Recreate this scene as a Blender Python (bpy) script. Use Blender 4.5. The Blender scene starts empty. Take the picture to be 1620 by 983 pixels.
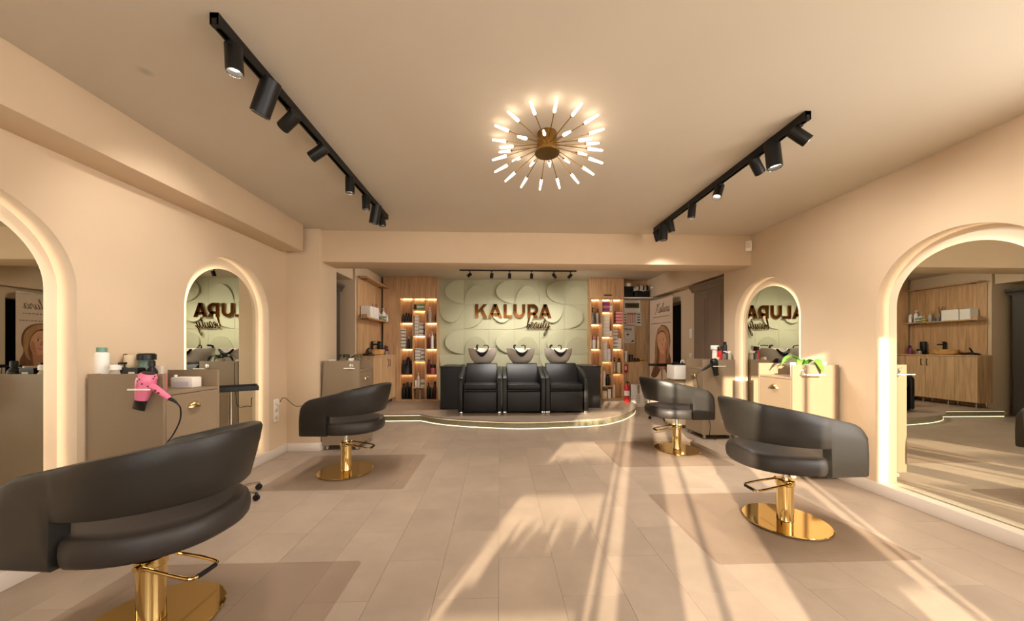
import bpy, bmesh, math, random
from mathutils import Vector, Matrix
random.seed(7)
sc = bpy.context.scene
COL = sc.collection
PI = math.pi
# ------------------------------------------------------------------ camera, world, sun, exposure
cam = bpy.data.cameras.new('camera'); camo = bpy.data.objects.new('camera', cam); COL.objects.link(camo)
F = 545.0
cam.sensor_width = 36; cam.lens = F/1620*36; cam.shift_y = 58.5/1620; cam.clip_start = .02
camo.location = (0, 0, 1.25); camo.rotation_euler = (PI/2, 0, -math.atan(20/F))
sc.camera = camo
w = bpy.data.worlds.new('sky'); sc.world = w; w.use_nodes = True
bg = w.node_tree.nodes['Background']; bg.inputs[0].default_value = (1.0, .95, .89, 1); bg.inputs[1].default_value = 5.6
SUN_AZ, SUN_EL = math.radians(22.4), math.radians(14.5)
sl = bpy.data.lights.new('sun', 'SUN'); sl.energy = 12.6; sl.color = (1, .86, .66); sl.angle = math.radians(.53)
slo = bpy.data.objects.new('sun', sl); COL.objects.link(slo)
slo.rotation_euler = Vector((math.sin(SUN_AZ)*math.cos(SUN_EL), math.cos(SUN_AZ)*math.cos(SUN_EL), -math.sin(SUN_EL))).to_track_quat('-Z', 'Y').to_euler()
slo.location = (-3, -6, 3)
vs = sc.view_settings
vs.view_transform = 'Standard'; vs.look = 'None'; vs.gamma = 1; vs.use_curve_mapping = False; vs.exposure = .43
LAMP = 1.0      # one dial for the room's lamps

# ------------------------------------------------------------------ materials
def lin(c):
    return tuple(((v/255)/12.92 if v/255 <= .04045 else ((v/255+.055)/1.055)**2.4) for v in c)
MATS = {}
def mat(name, rgb, rough=.5, metal=0, noise=0, nscale=20, bump=0, bscale=200, spec=.5, emit=None, es=0, alpha=1, stretch=None, trans=0, ior=1.45, coat=0):
    if name in MATS: return MATS[name]
    m = bpy.data.materials.new(name); m.use_nodes = True; nt = m.node_tree; N = nt.nodes; L = nt.links
    b = N['Principled BSDF']
    c = lin(rgb)
    b.inputs['Base Color'].default_value = (*c, 1)
    b.inputs['Roughness'].default_value = rough; b.inputs['Metallic'].default_value = metal
    b.inputs['Specular IOR Level'].default_value = spec; b.inputs['Alpha'].default_value = alpha
    b.inputs['Transmission Weight'].default_value = trans; b.inputs['IOR'].default_value = ior
    b.inputs['Coat Weight'].default_value = coat
    if emit:
        b.inputs['Emission Color'].default_value = (*lin(emit), 1); b.inputs['Emission Strength'].default_value = es
    if noise or bump:
        tc = N.new('ShaderNodeTexCoord'); mp = N.new('ShaderNodeMapping'); L.new(tc.outputs['Object'], mp.inputs[0])
        if stretch: mp.inputs['Scale'].default_value = stretch
    if noise:
        n = N.new('ShaderNodeTexNoise'); n.inputs['Scale'].default_value = nscale; n.inputs['Detail'].default_value = 6
        L.new(mp.outputs[0], n.inputs[0])
        r = N.new('ShaderNodeValToRGB'); r.color_ramp.elements[0].position = .3; r.color_ramp.elements[1].position = .7
        r.color_ramp.elements[0].color = (*[v*(1-noise) for v in c], 1); r.color_ramp.elements[1].color = (*[min(1, v*(1+noise)) for v in c], 1)
        L.new(n.outputs[0], r.inputs[0]); L.new(r.outputs[0], b.inputs['Base Color'])
    if bump:
        n2 = N.new('ShaderNodeTexNoise'); n2.inputs['Scale'].default_value = bscale; L.new(mp.outputs[0], n2.inputs[0])
        bp = N.new('ShaderNodeBump'); bp.inputs['Strength'].default_value = bump; bp.inputs['Distance'].default_value = .002
        L.new(n2.outputs[0], bp.inputs['Height']); L.new(bp.outputs[0], b.inputs['Normal'])
    MATS[name] = m
    return m
def M(n): return MATS[n]

mat('wall_paint', (212, 188, 157), .75, noise=.02, nscale=3, bump=.12, bscale=350)
mat('ceiling_paint', (202, 190, 170), .8, noise=.015, nscale=2)
mat('skirting', (216, 204, 190), .45)
mat('niche_plaster', (214, 198, 176), .7)
mat('taupe', (140, 120, 96), .45, noise=.03, nscale=60, bump=.05)
mat('taupe_edge', (150, 124, 95), .5)
mat('leather', (37, 34, 30), .38, bump=.25, bscale=600, spec=.5)
mat('leather_seat', (46, 41, 38), .45, bump=.25, bscale=600)
mat('leather_dark', (22, 20, 18), .42, bump=.25, bscale=600)
mat('black_plastic', (14, 13, 12), .4)
mat('black_metal', (12, 11, 10), .45)
mat('black_laminate', (20, 17, 15), .35)
mat('gold', (228, 198, 132), .06, 1.0)
mat('gold_brushed', (160, 126, 70), .3, 1.0, noise=.1, nscale=80)
mat('brass', (206, 178, 122), .25, 1.0)
mat('sign_gold', (150, 100, 52), .12, 1.0)
mat('script_metal', (120, 90, 55), .15, 1.0)
mat('chrome', (215, 213, 208), .12, 1.0)
mat('mirror', (226, 226, 214), .0, 1.0)
mat('white_plastic', (240, 234, 224), .35)
mat('white_ceramic', (224, 214, 202), .12, coat=.5)
mat('white_card', (226, 218, 206), .7)
mat('cream', (222, 200, 165), .5)
mat('pink', (226, 120, 150), .25, coat=.3)
mat('green_panel', (180, 178, 146), .6, noise=.015, nscale=4, bump=.05)
mat('teal', (110, 150, 130), .35)
mat('teal_glass', (95, 118, 104), .15, noise=.1)
mat('clear_plastic', (205, 190, 172), .15, alpha=.75)
mat('lavender', (208, 196, 204), .4)
mat('red', (190, 40, 34), .35)
mat('dark_red', (92, 26, 30), .35)
mat('rose', (206, 120, 122), .4)
mat('pink_box', (214, 96, 104), .5)
mat('purple', (130, 60, 110), .4)
mat('silver', (176, 170, 160), .3, .7)
mat('grey', (112, 106, 98), .5)
mat('dark_grey', (52, 47, 44), .45)
mat('yellow', (214, 170, 50), .5)
mat('blue', (60, 96, 130), .5)
mat('green_box', (120, 160, 100), .5)
mat('wardrobe', (122, 102, 86), .5, noise=.04, nscale=30, stretch=(1, 1, .1))
mat('wardrobe_dark', (70, 63, 57), .5)
mat('doorway_black', (8, 7, 6), .8)
mat('marble', (196, 150, 90), .3, noise=.35, nscale=14)
mat('leaf', (96, 150, 52), .35, noise=.2, nscale=12)
mat('leaf_dark', (44, 58, 30), .4, noise=.2, nscale=12)
mat('soil', (70, 50, 34), .9)
mat('led', (255, 226, 178), .5, emit=(255, 230, 190), es=9*LAMP)
mat('led_arch', (255, 226, 178), .5, emit=(255, 234, 202), es=11*LAMP)
mat('led_shelf', (255, 226, 178), .5, emit=(255, 222, 170), es=20*LAMP)
mat('led_step', (255, 236, 190), .5, emit=(255, 234, 190), es=3.2*LAMP)
mat('tube_glow', (255, 236, 214), .5, emit=(255, 236, 216), es=5*LAMP)
mat('lens_glow', (255, 240, 224), .3, emit=(255, 236, 214), es=8*LAMP)
mat('lens_dim', (150, 135, 115), .2, .5)
mat('grout', (138, 120, 102), .9)
mat('stone_edge', (150, 142, 112), .5, noise=.15, nscale=30)
mat('paper', (226, 214, 200), .7)
mat('ink', (30, 26, 24), .7)
mat('ink_red', (190, 60, 60), .7); mat('ink_blue', (70, 110, 160), .7); mat('ink_green', (80, 130, 80), .7)
mat('banner_print', (206, 182, 158), .6, noise=.05, nscale=3)
mat('banner_ink', (120, 98, 80), .7)
mat('hair_print', (112, 74, 46), .7, noise=.35, nscale=9, stretch=(1, 1, .25))
mat('hair_light', (168, 124, 82), .7, noise=.3, nscale=12, stretch=(1, 1, .25))
mat('skin_print', (206, 152, 114), .7)
mat('skin_shade', (180, 122, 88), .7)
mat('blouse_print', (214, 186, 160), .7)
mat('lcd', (92, 88, 46), .3)
mat('window_frame', (60, 52, 46), .6)
mat('rubber', (10, 10, 10), .6)

def wood(name, rgb, s=1.0):
    m = bpy.data.materials.new(name); m.use_nodes = True; nt = m.node_tree; N = nt.nodes; L = nt.links; b = N['Principled BSDF']
    tc = N.new('ShaderNodeTexCoord'); mp = N.new('ShaderNodeMapping'); mp.inputs['Scale'].default_value = (9*s, 9*s, .55*s); L.new(tc.outputs['Object'], mp.inputs[0])
    n = N.new('ShaderNodeTexNoise'); n.inputs['Scale'].default_value = 3.2; n.inputs['Detail'].default_value = 8; n.inputs['Distortion'].default_value = .6; L.new(mp.outputs[0], n.inputs[0])
    r = N.new('ShaderNodeValToRGB'); c = lin(rgb)
    r.color_ramp.elements[0].position = .32; r.color_ramp.elements[1].position = .68
    r.color_ramp.elements[0].color = (c[0]*.72, c[1]*.68, c[2]*.62, 1); r.color_ramp.elements[1].color = (c[0]*1.12, c[1]*1.12, c[2]*1.1, 1)
    L.new(n.outputs[0], r.inputs[0]); L.new(r.outputs[0], b.inputs['Base Color']); b.inputs['Roughness'].default_value = .5
    MATS[name] = m
wood('oak', (200, 160, 118)); wood('oak_pale', (202, 166, 126))

def tile_material(name, rgb):
    m = bpy.data.materials.new(name); m.use_nodes = True; nt = m.node_tree; N = nt.nodes; L = nt.links; b = N['Principled BSDF']
    geo = N.new('ShaderNodeNewGeometry'); oi = N.new('ShaderNodeObjectInfo')
    n = N.new('ShaderNodeTexNoise'); n.inputs['Scale'].default_value = 2.2; n.inputs['Detail'].default_value = 8; n.inputs['Roughness'].default_value = .62
    ad = N.new('ShaderNodeVectorMath'); ad.operation = 'MULTIPLY_ADD'
    cmb = N.new('ShaderNodeCombineXYZ'); mul = N.new('ShaderNodeMath'); mul.operation = 'MULTIPLY'; mul.inputs[1].default_value = 40
    L.new(oi.outputs['Random'], mul.inputs[0]); L.new(mul.outputs[0], cmb.inputs[2])
    L.new(geo.outputs['Position'], ad.inputs[0]); ad.inputs[1].default_value = (1, 1, 1); L.new(cmb.outputs[0], ad.inputs[2])
    L.new(ad.outputs[0], n.inputs[0])
    r = N.new('ShaderNodeValToRGB'); c = lin(rgb)
    r.color_ramp.elements[0].position = .28; r.color_ramp.elements[1].position = .72
    r.color_ramp.elements[0].color = (*[v*.84 for v in c], 1); r.color_ramp.elements[1].color = (*[v*1.12 for v in c], 1)
    L.new(n.outputs[0], r.inputs[0])
    mr = N.new('ShaderNodeMapRange'); mr.inputs[3].default_value = .975; mr.inputs[4].default_value = 1.025; L.new(oi.outputs['Random'], mr.inputs[0])
    mx = N.new('ShaderNodeMix'); mx.data_type = 'RGBA'; mx.blend_type = 'MULTIPLY'; mx.inputs[0].default_value = 1
    L.new(r.outputs[0], mx.inputs[6]); L.new(mr.outputs[0], mx.inputs[7]); L.new(mx.outputs[2], b.inputs['Base Color'])
    b.inputs['Roughness'].default_value = .42; b.inputs['Specular IOR Level'].default_value = .35
    n2 = N.new('ShaderNodeTexNoise'); n2.inputs['Scale'].default_value = 160; L.new(geo.outputs['Position'], n2.inputs[0])
    bp = N.new('ShaderNodeBump'); bp.inputs['Strength'].default_value = .08; bp.inputs['Distance'].default_value = .002
    L.new(n2.outputs[0], bp.inputs['Height']); L.new(bp.outputs[0], b.inputs['Normal'])
    MATS[name] = m
tile_material('floor_tile', (158, 140, 122))
def pvc():
    m = bpy.data.materials.new('pvc'); m.use_nodes = True; nt = m.node_tree; N = nt.nodes; L = nt.links; b = N['Principled BSDF']
    b.inputs['Base Color'].default_value = (*lin((150, 126, 108)), 1); b.inputs['Roughness'].default_value = .3
    t = N.new('ShaderNodeBsdfTransparent'); t.inputs[0].default_value = (.962, .95, .94, 1)
    mx = N.new('ShaderNodeMixShader'); mx.inputs[0].default_value = .07
    L.new(t.outputs[0], mx.inputs[1]); L.new(b.outputs[0], mx.inputs[2]); L.new(mx.outputs[0], N['Material Output'].inputs[0])
    MATS['pvc'] = m
pvc()
def ceiling_stain():   # faint grey smudge in the ceiling paint
    m = M('ceiling_paint'); nt = m.node_tree; N = nt.nodes; L = nt.links; b = N['Principled BSDF']
    src = b.inputs['Base Color'].links[0].from_socket
    geo = N.new('ShaderNodeNewGeometry'); d = N.new('ShaderNodeVectorMath'); d.operation = 'DISTANCE'; d.inputs[1].default_value = (-1.84, 1.86, 2.685)
    L.new(geo.outputs['Position'], d.inputs[0])
    mr = N.new('ShaderNodeMapRange'); mr.inputs[1].default_value = .006; mr.inputs[2].default_value = .04; mr.inputs[3].default_value = .72; mr.inputs[4].default_value = 1
    L.new(d.outputs['Value'], mr.inputs[0])
    mx = N.new('ShaderNodeMix'); mx.data_type = 'RGBA'; mx.blend_type = 'MULTIPLY'; mx.inputs[0].default_value = 1
    L.new(src, mx.inputs[6]); L.new(mr.outputs[0], mx.inputs[7]); L.new(mx.outputs[2], b.inputs['Base Color'])
ceiling_stain()

# ------------------------------------------------------------------ mesh helpers
class MB:
    def __init__(s): s.v = []; s.f = []
    def add(s, vs, fs):
        o = len(s.v); s.v += [tuple(p) for p in vs]; s.f += [tuple(i+o for i in q) for q in fs]; return s
    def box(s, x0, y0, z0, x1, y1, z1):
        x0, x1 = min(x0, x1), max(x0, x1); y0, y1 = min(y0, y1), max(y0, y1); z0, z1 = min(z0, z1), max(z0, z1)
        return s.add([(x0,y0,z0),(x1,y0,z0),(x1,y1,z0),(x0,y1,z0),(x0,y0,z1),(x1,y0,z1),(x1,y1,z1),(x0,y1,z1)],
                     [(0,3,2,1),(4,5,6,7),(0,1,5,4),(1,2,6,5),(2,3,7,6),(3,0,4,7)])
    def cyl(s, a, b, r0, r1=None, n=20, cap=True):
        r1 = r0 if r1 is None else r1
        a, b = Vector(a), Vector(b); d = (b-a).normalized(); u = d.orthogonal().normalized(); w = d.cross(u)
        vs = []
        for p, r in ((a, r0), (b, r1)):
            for i in range(n):
                t = 2*PI*i/n; vs.append(p+u*(math.cos(t)*r)+w*(math.sin(t)*r))
        fs = [(i, (i+1) % n, n+(i+1) % n, n+i) for i in range(n)]
        if cap: fs += [tuple(range(n-1, -1, -1)), tuple(range(n, 2*n))]
        return s.add(vs, fs)
    def tube(s, pts, r, n=8, closed=False):
        pts = [Vector(p) for p in pts]; k = len(pts); vs = []; fs = []
        pu = None
        for i, p in enumerate(pts):
            a = pts[i-1] if (i or closed) else p; b = pts[(i+1) % k] if (i < k-1 or closed) else p
            d = (b-a).normalized()
            u = d.orthogonal().normalized() if pu is None else (pu-d*pu.dot(d)).normalized()
            pu = u; w = d.cross(u); rr = r[i] if isinstance(r, (list, tuple)) else r
            for j in range(n):
                t = 2*PI*j/n; vs.append(p+u*(math.cos(t)*rr)+w*(math.sin(t)*rr))
        for i in range(k if closed else k-1):
            for j in range(n):
                q = (i+1) % k; fs.append((i*n+j, i*n+(j+1) % n, q*n+(j+1) % n, q*n+j))
        if not closed: fs += [tuple(range(n-1, -1, -1)), tuple(range((k-1)*n, k*n))]
        return s.add(vs, fs)
    def lathe(s, prof, n=24, c=(0, 0, 0)):
        vs = []; fs = []
        for r, z in prof:
            for i in range(n):
                t = 2*PI*i/n; vs.append((c[0]+r*math.cos(t), c[1]+r*math.sin(t), c[2]+z))
        for k in range(len(prof)-1):
            for i in range(n): fs.append((k*n+i, k*n+(i+1) % n, (k+1)*n+(i+1) % n, (k+1)*n+i))
        fs += [tuple(range(n-1, -1, -1)), tuple(range((len(prof)-1)*n, len(prof)*n))]
        return s.add(vs, fs)
    def prism(s, poly, f0, f1):     # poly of 2D points, f0/f1 map (a,b) to 3D on either face
        n = len(poly); vs = [f0(*p) for p in poly]+[f1(*p) for p in poly]
        return s.add(vs, [tuple(range(n-1, -1, -1)), tuple(range(n, 2*n))]+[(i, (i+1) % n, n+(i+1) % n, n+i) for i in range(n)])
    def rings(s, rings, caps=True):
        n = len(rings[0]); vs = [p for r in rings for p in r]; fs = []
        for k in range(len(rings)-1):
            for i in range(n): fs.append((k*n+i, k*n+(i+1) % n, (k+1)*n+(i+1) % n, (k+1)*n+i))
        if caps: fs += [tuple(range(n-1, -1, -1)), tuple(range((len(rings)-1)*n, len(rings)*n))]
        return s.add(vs, fs)
    def build(s, name, m, parent=None, smooth=False, bevel=0, seg=2, ang=35):
        me = bpy.data.meshes.new(name); me.from_pydata(s.v, [], s.f)
        bm = bmesh.new(); bm.from_mesh(me); bmesh.ops.recalc_face_normals(bm, faces=bm.faces)
        if bevel:
            es = [e for e in bm.edges if len(e.link_faces) == 2 and e.calc_face_angle(0) > .5]
            bmesh.ops.bevel(bm, geom=es, offset=bevel, segments=seg, profile=.5, affect='EDGES', clamp_overlap=True)
        bm.to_mesh(me); bm.free()
        if smooth or bevel:
            me.shade_smooth()
            try: me.set_sharp_from_angle(angle=math.radians(ang))
            except Exception: pass
        me.materials.append(M(m) if isinstance(m, str) else m)
        o = bpy.data.objects.new(name, me); COL.objects.link(o)
        if parent: o.parent = parent
        return o
def tag(o, label=None, cat=None, group=None, kind=None):
    if label: o['label'] = label
    if cat: o['category'] = cat
    if group: o['group'] = group
    if kind: o['kind'] = kind
    return o
def thing(name, label, cat, loc=(0, 0, 0), rz=0, group=None):
    o = bpy.data.objects.new(name, None); COL.objects.link(o); o.empty_display_size = .1
    o.location = loc; o.rotation_euler = (0, 0, rz)
    return tag(o, label, cat, group)
def struct(o): o['kind'] = 'structure'; return o
def copy_tree(o, parent=None):
    c = o.copy(); COL.objects.link(c); c.parent = parent
    for ch in [x for x in bpy.data.objects if x.parent == o]: copy_tree(ch, c)
    return c
def bx(name, m, parent, *b, bevel=0): return MB().box(*b).build(name, m, parent, bevel=bevel)
def smooth_path(pts, k=6):
    pts = [Vector(p) for p in pts]; out = []
    for i in range(len(pts)-1):
        p0 = pts[max(i-1, 0)]; p1 = pts[i]; p2 = pts[i+1]; p3 = pts[min(i+2, len(pts)-1)]
        for j in range(k):
            t = j/k; out.append(.5*((2*p1)+(p2-p0)*t+(2*p0-5*p1+4*p2-p3)*t*t+(3*p1-p0-3*p2+p3)*t**3))
    out.append(pts[-1]); return out

# ------------------------------------------------------------------ room constants
XL, XR = -2.555, 3.222           # side walls
YF = -1.6                        # window wall behind the camera
YC = 4.24                        # column / end of left wall
ZC, ZA = 2.685, 2.735            # ceilings
PZ = .125                        # platform height
YB = 7.55                        # back wall
# floor + tiles
floor = struct(bx('floor', 'grout', None, -3.4, YF-.1, -.12, 3.7, 7.8, -.004))
TW, TL = .32, .64
full = MB().box(.0006, .0006, -.004, TW-.0006, TL-.0006, 0).build('tile', 'floor_tile', floor, bevel=.0003, seg=1)
first = True
for i in range(-10, 12):
    for j in range(-1, 15):
        x = -.004+i*TW; y = YF-.2+j*TL+(TL/2 if i % 2 else 0)
        if x < -3.3 or x > 3.5 or y > 7.4: continue
        if y > 6.0 and -2.3 < x < 2.2: continue
        if x+TW < XL and y < 4.0: continue
        if x > XR and y < 4.3: continue
        if first: o = full; first = False
        else: o = full.copy(); COL.objects.link(o)
        o.location = (x, y, 0)
# ceilings and beams
struct(bx('ceiling', 'ceiling_paint', None, -3.4, YF-.1, ZC, 3.7, 4.66, ZC+.2))
struct(bx('ceiling_alcove', 'ceiling_paint', None, -3.4, 4.64, ZA, 3.7, 7.8, ZA+.2))
struct(bx('trim_1', 'wall_paint', None, XL-.1, YF, 2.375, -2.30, 4.13, ZC, bevel=.004))      # beam along left wall
struct(bx('trim_2', 'wall_paint', None, -2.19, 4.30, 2.30, XR+.02, 4.66, ZA, bevel=.004))    # beam across the room
struct(bx('wall_column', 'wall_paint', None, XL-.2, YC, 0, -2.17, 4.68, ZC, bevel=.004))

# walls with arched mirror niches
ND = .115
def arch_pts(c, r, zc, z0, n=40):
    return [(c-r, z0)]+[(c-r*math.cos(PI*i/n), zc+r*math.sin(PI*i/n)) for i in range(n+1)]+[(c+r, z0)]
AR, AZ, A0 = .515, 1.588, .095
def arched_wall(name, X, sgn, y0, y1, z1, centers):
    mb = MB(); n = 40
    P = lambda d, y, z: (X+sgn*d, y, z)
    cur = y0
    for c in centers:
        mb.add([P(0, cur, 0), P(0, c-AR, 0), P(0, c-AR, z1), P(0, cur, z1)], [(0, 1, 2, 3)])
        mb.add([P(0, c-AR, 0), P(0, c+AR, 0), P(0, c+AR, A0), P(0, c-AR, A0)], [(0, 1, 2, 3)])
        a = [(c-AR*math.cos(PI*i/n), AZ+AR*math.sin(PI*i/n)) for i in range(n+1)]
        for i in range(n):
            (ya, za), (yb, zb) = a[i], a[i+1]
            mb.add([P(0, ya, za), P(0, yb, zb), P(0, yb, z1), P(0, ya, z1)], [(0, 1, 2, 3)])
        cur = c+AR
    mb.add([P(0, cur, 0), P(0, y1, 0), P(0, y1, z1), P(0, cur, z1)], [(0, 1, 2, 3)])
    mb.add([P(.3, y0, 0), P(.3, y1, 0), P(.3, y1, z1), P(.3, y0, z1)], [(0, 1, 2, 3)])
    mb.add([P(0, y1, 0), P(.3, y1, 0), P(.3, y1, z1), P(0, y1, z1)], [(0, 1, 2, 3)])
    wob = struct(mb.build(name, 'wall_paint'))
    for c in centers:
        ap = arch_pts(c, AR, AZ, A0); m2 = MB(); k = len(ap)
        vs = [P(0, *p) for p in ap]+[P(ND, *p) for p in ap]
        m2.add(vs, [(i, (i+1) % k, k+(i+1) % k, k+i) for i in range(k)]+[tuple(range(k, 2*k))])
        m2.build('arched_niche', 'niche_plaster', wob, smooth=True, ang=30)
    return wob
CL = [1.665, 3.405]; CR = [2.32, 4.085]
arched_wall('wall_left', XL, -1, YF, YC+.02, ZC, CL)
arched_wall('wall_right', XR, 1, 1.75, 4.83, ZC, CR)
MR = .412
def arch_mirror(X, sgn, c, label):
    t = thing('arched_mirror', label, 'mirror', (X+sgn*(ND-.026), c+.02, A0))
    zc = AZ-A0; P = lambda d, y, z: (sgn*d, y, z)
    ap = arch_pts(0, MR, zc, .006)
    MB().prism(ap, lambda y, z: P(0, y, z), lambda y, z: P(.006, y, z)).build('glass', 'mirror', t)
    ip = arch_pts(0, MR-.035, zc, .03); op = arch_pts(0, MR-.06, zc, .03)
    MB().prism(ip, lambda y, z: P(.007, y, z), lambda y, z: P(.0235, y, z)).build('backing_frame', 'white_plastic', t)
    k = len(ip); jp = arch_pts(0, MR-.030, zc, .03)
    m = MB(); m.add([P(.010, *p) for p in jp]+[P(.022, *p) for p in jp], [(i, i+1, k+i+1, k+i) for i in range(k-1)])
    m.build('led_strip', 'led_arch', t)
    return t
arch_mirror(XL, -1, CL[0], 'large arched mirror at left edge, reflecting the beauty banner')
arch_mirror(XL, -1, CL[1], 'arched backlit mirror on left wall beyond the pink hair dryer')
arch_mirror(XR, 1, CR[0], 'large arched mirror at right edge reflecting the sink counter')
arch_mirror(XR, 1, CR[1], 'arched backlit mirror on right wall behind the green potted plant')

# other walls
BH = .098
struct(bx('baseboard_left', 'skirting', None, XL, YF, 0, XL+.014, YC, BH, bevel=.003))
struct(bx('baseboard_column', 'skirting', None, XL+.014, YC-.014, 0, -2.156, YC, BH, bevel=.003))
struct(bx('baseboard_column_side', 'skirting', None, -2.17, YC, 0, -2.156, 4.68, BH, bevel=.003))
struct(bx('baseboard_right', 'skirting', None, XR-.014, 1.75, 0, XR, 4.83, BH, bevel=.003))
# right wall near camera with an unseen side window added to let in fill daylight
rw = struct(bx('wall_right_front', 'wall_paint', None, XR, 1.55, 0, XR+.3, 1.75, ZC))
for nm, b in (('sill_wall', (XR, YF, 0, XR+.3, 1.55, .5)), ('head_wall', (XR, YF, 2.45, XR+.3, 1.55, ZC))):
    bx(nm, 'wall_paint', rw, *b)
# alcove
struct(bx('wall_back', 'wall_paint', None, -3.4, YB+.04, 0, 3.7, YB+.3, ZA))
struct(bx('wall_alcove_left', 'wall_paint', None, -3.4, 6.05, 0, -2.49, 7.6, ZA))
struct(bx('wall_alcove_outer', 'wall_paint', None, -3.4, 4.6, 0, -3.2, 6.1, ZA))
wr = struct(bx('wall_alcove_right', 'wall_paint', None, 3.45, 4.8, 0, 3.75, 6.42, ZA))
bx('header', 'wall_paint', wr, 3.45, 6.42, 2.13, 3.75, 7.59, ZA); bx('door_void', 'doorway_black', wr, 3.70, 6.42, 0, 3.75, 7.59, 2.13)
struct(bx('trim_3', 'wall_paint', None, 3.28, 4.8, 2.33, 3.46, 7.55, ZA, bevel=.004))
struct(bx('trim_4', 'wall_paint', None, -3.2, 4.70, 2.42, -2.52, 6.03, ZA))

# window wall behind the camera: posts, sills, plant shelves and added boards that shape the sunlight
win = struct(bx('wall_front', 'wall_paint', None, -2.9, YF-.2, 0, -1.75, YF, ZC))
WT = 2.62; KZ = 1.166
for b in ((-1.75, YF-.2, WT, 1.6, YF, ZC), (1.6, YF-.2, 0, 3.5, YF, ZC), (-1.75, YF-.2, 0, 1.6, YF, .3)): bx('wall_piece', 'wall_paint', win, *b)
w1 = struct(bx('window_1', 'window_frame', None, -1.76, YF-.1, .3, -1.72, YF-.04, WT))
for a, b, z0, z1 in ((-.985, -.965, .3, WT), (-.92, -.895, .3, WT), (-.79, -.48, .3, WT), (-.295, -.265, .3, WT), (.11, .46, .3, WT), (.46, .66, .3, 1.3), (.66, .80, .95, 1.3), (.885, .91, .3, WT), (.96, 1.39, .3, 1.75), (1.39, 1.6, .3, 1.33), (1.18, 1.39, 1.75, WT), (1.48, 1.61, .3, WT)):  # window posts, plus unseen boards added to block parts of the sun
    bx('window_sun_blocker', 'window_frame', w1, a, YF-.1, z0, b, YF-.05, z1)
for x0, z0, z1 in ((-1.62, .92, .97), (-1.72, 1.28, 1.40), (-1.72, 1.73, 1.87), (-1.72, 2.27, 2.36)):
    bx('plant_shelf', 'window_frame', w1, x0, YF-.1, z0, -.985, YF-.05, z1)
def blades(x0, x1, z, h, n, name='plant_leaves'):
    mb = MB()
    for i in range(n):
        x = random.uniform(x0, x1); hh = h*random.uniform(.5, 1.05); dx = random.uniform(-.05, .05)
        y = YF-.075+random.uniform(-.02, .02); ww = random.uniform(.010, .022)
        mb.add([(x-ww, y, z), (x+ww, y, z), (x+dx*.6+ww*.7, y, z+hh*.6), (x+dx*.6-ww*.7, y, z+hh*.6), (x+dx, y, z+hh)], [(0, 1, 2, 3), (3, 2, 4)])
    o = mb.build(name, 'leaf_dark', w1); o['kind'] = 'stuff'
blades(-1.7, -1.0, .3, .60, 130); blades(-1.55, -1.0, .97, .21, 110); blades(-1.70, -1.66, .3, .98, 3); blades(-1.7, -1.0, 1.40, .18, 110); blades(-1.7, -1.0, 1.87, .32, 60); blades(-1.7, -1.0, 2.36, .25, 34)
blades(.42, .68, .3, .56, 26)

# platform with lit step
def plat_outline():
    p = [(-2.49, 5.86), (-1.34, 5.87)]
    p += [tuple(q)[:2] for q in smooth_path([(-1.34, 5.87, 0), (-1.03, 5.63, 0), (-.70, 5.47, 0), (-.32, 5.35, 0), (.32, 5.235, 0), (.975, 5.29, 0), (1.50, 5.38, 0), (1.80, 5.52, 0), (2.17, 5.84, 0), (2.46, 6.22, 0), (2.60, 6.45, 0), (2.72, 6.75, 0), (2.74, 7.2, 0)], 6)[1:]]
    return p
pl = plat_outline()
back = [(2.74, 7.58), (-2.49, 7.58)]
def inset(p, d):
    out = []
    for i in range(len(p)):
        a = Vector(p[max(i-1, 0)]); b = Vector(p[min(i+1, len(p)-1)]); t = (b-a).normalized(); nrm = Vector((-t.y, t.x)); q = Vector(p[i])+nrm*d
        out.append((q.x, q.y))
    return out
plat = struct(MB().prism(pl+back, lambda x, y: (x, y, PZ-.022), lambda x, y: (x, y, PZ)).build('floor_platform', 'floor_tile'))
ins = inset(pl, .035)
m = MB(); k = len(ins)
m.add([(x, y, .012) for x, y in ins]+[(x, y, PZ-.03) for x, y in ins], [(i, i+1, k+i+1, k+i) for i in range(k-1)])
m.build('riser', 'stone_edge', plat, smooth=True)
i2 = inset(pl, .028)
m = MB(); m.add([(x, y, PZ-.030) for x, y in i2]+[(x, y, PZ-.023) for x, y in i2], [(i, i+1, k+i+1, k+i) for i in range(k-1)]); m.build('led_strip', 'led_step', plat)
i3 = inset(pl, .030)
m = MB(); m.add([(x, y, .002) for x, y in i3]+[(x, y, .009) for x, y in i3], [(i, i+1, k+i+1, k+i) for i in range(k-1)]); m.build('led_strip', 'led_step', plat)

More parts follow.
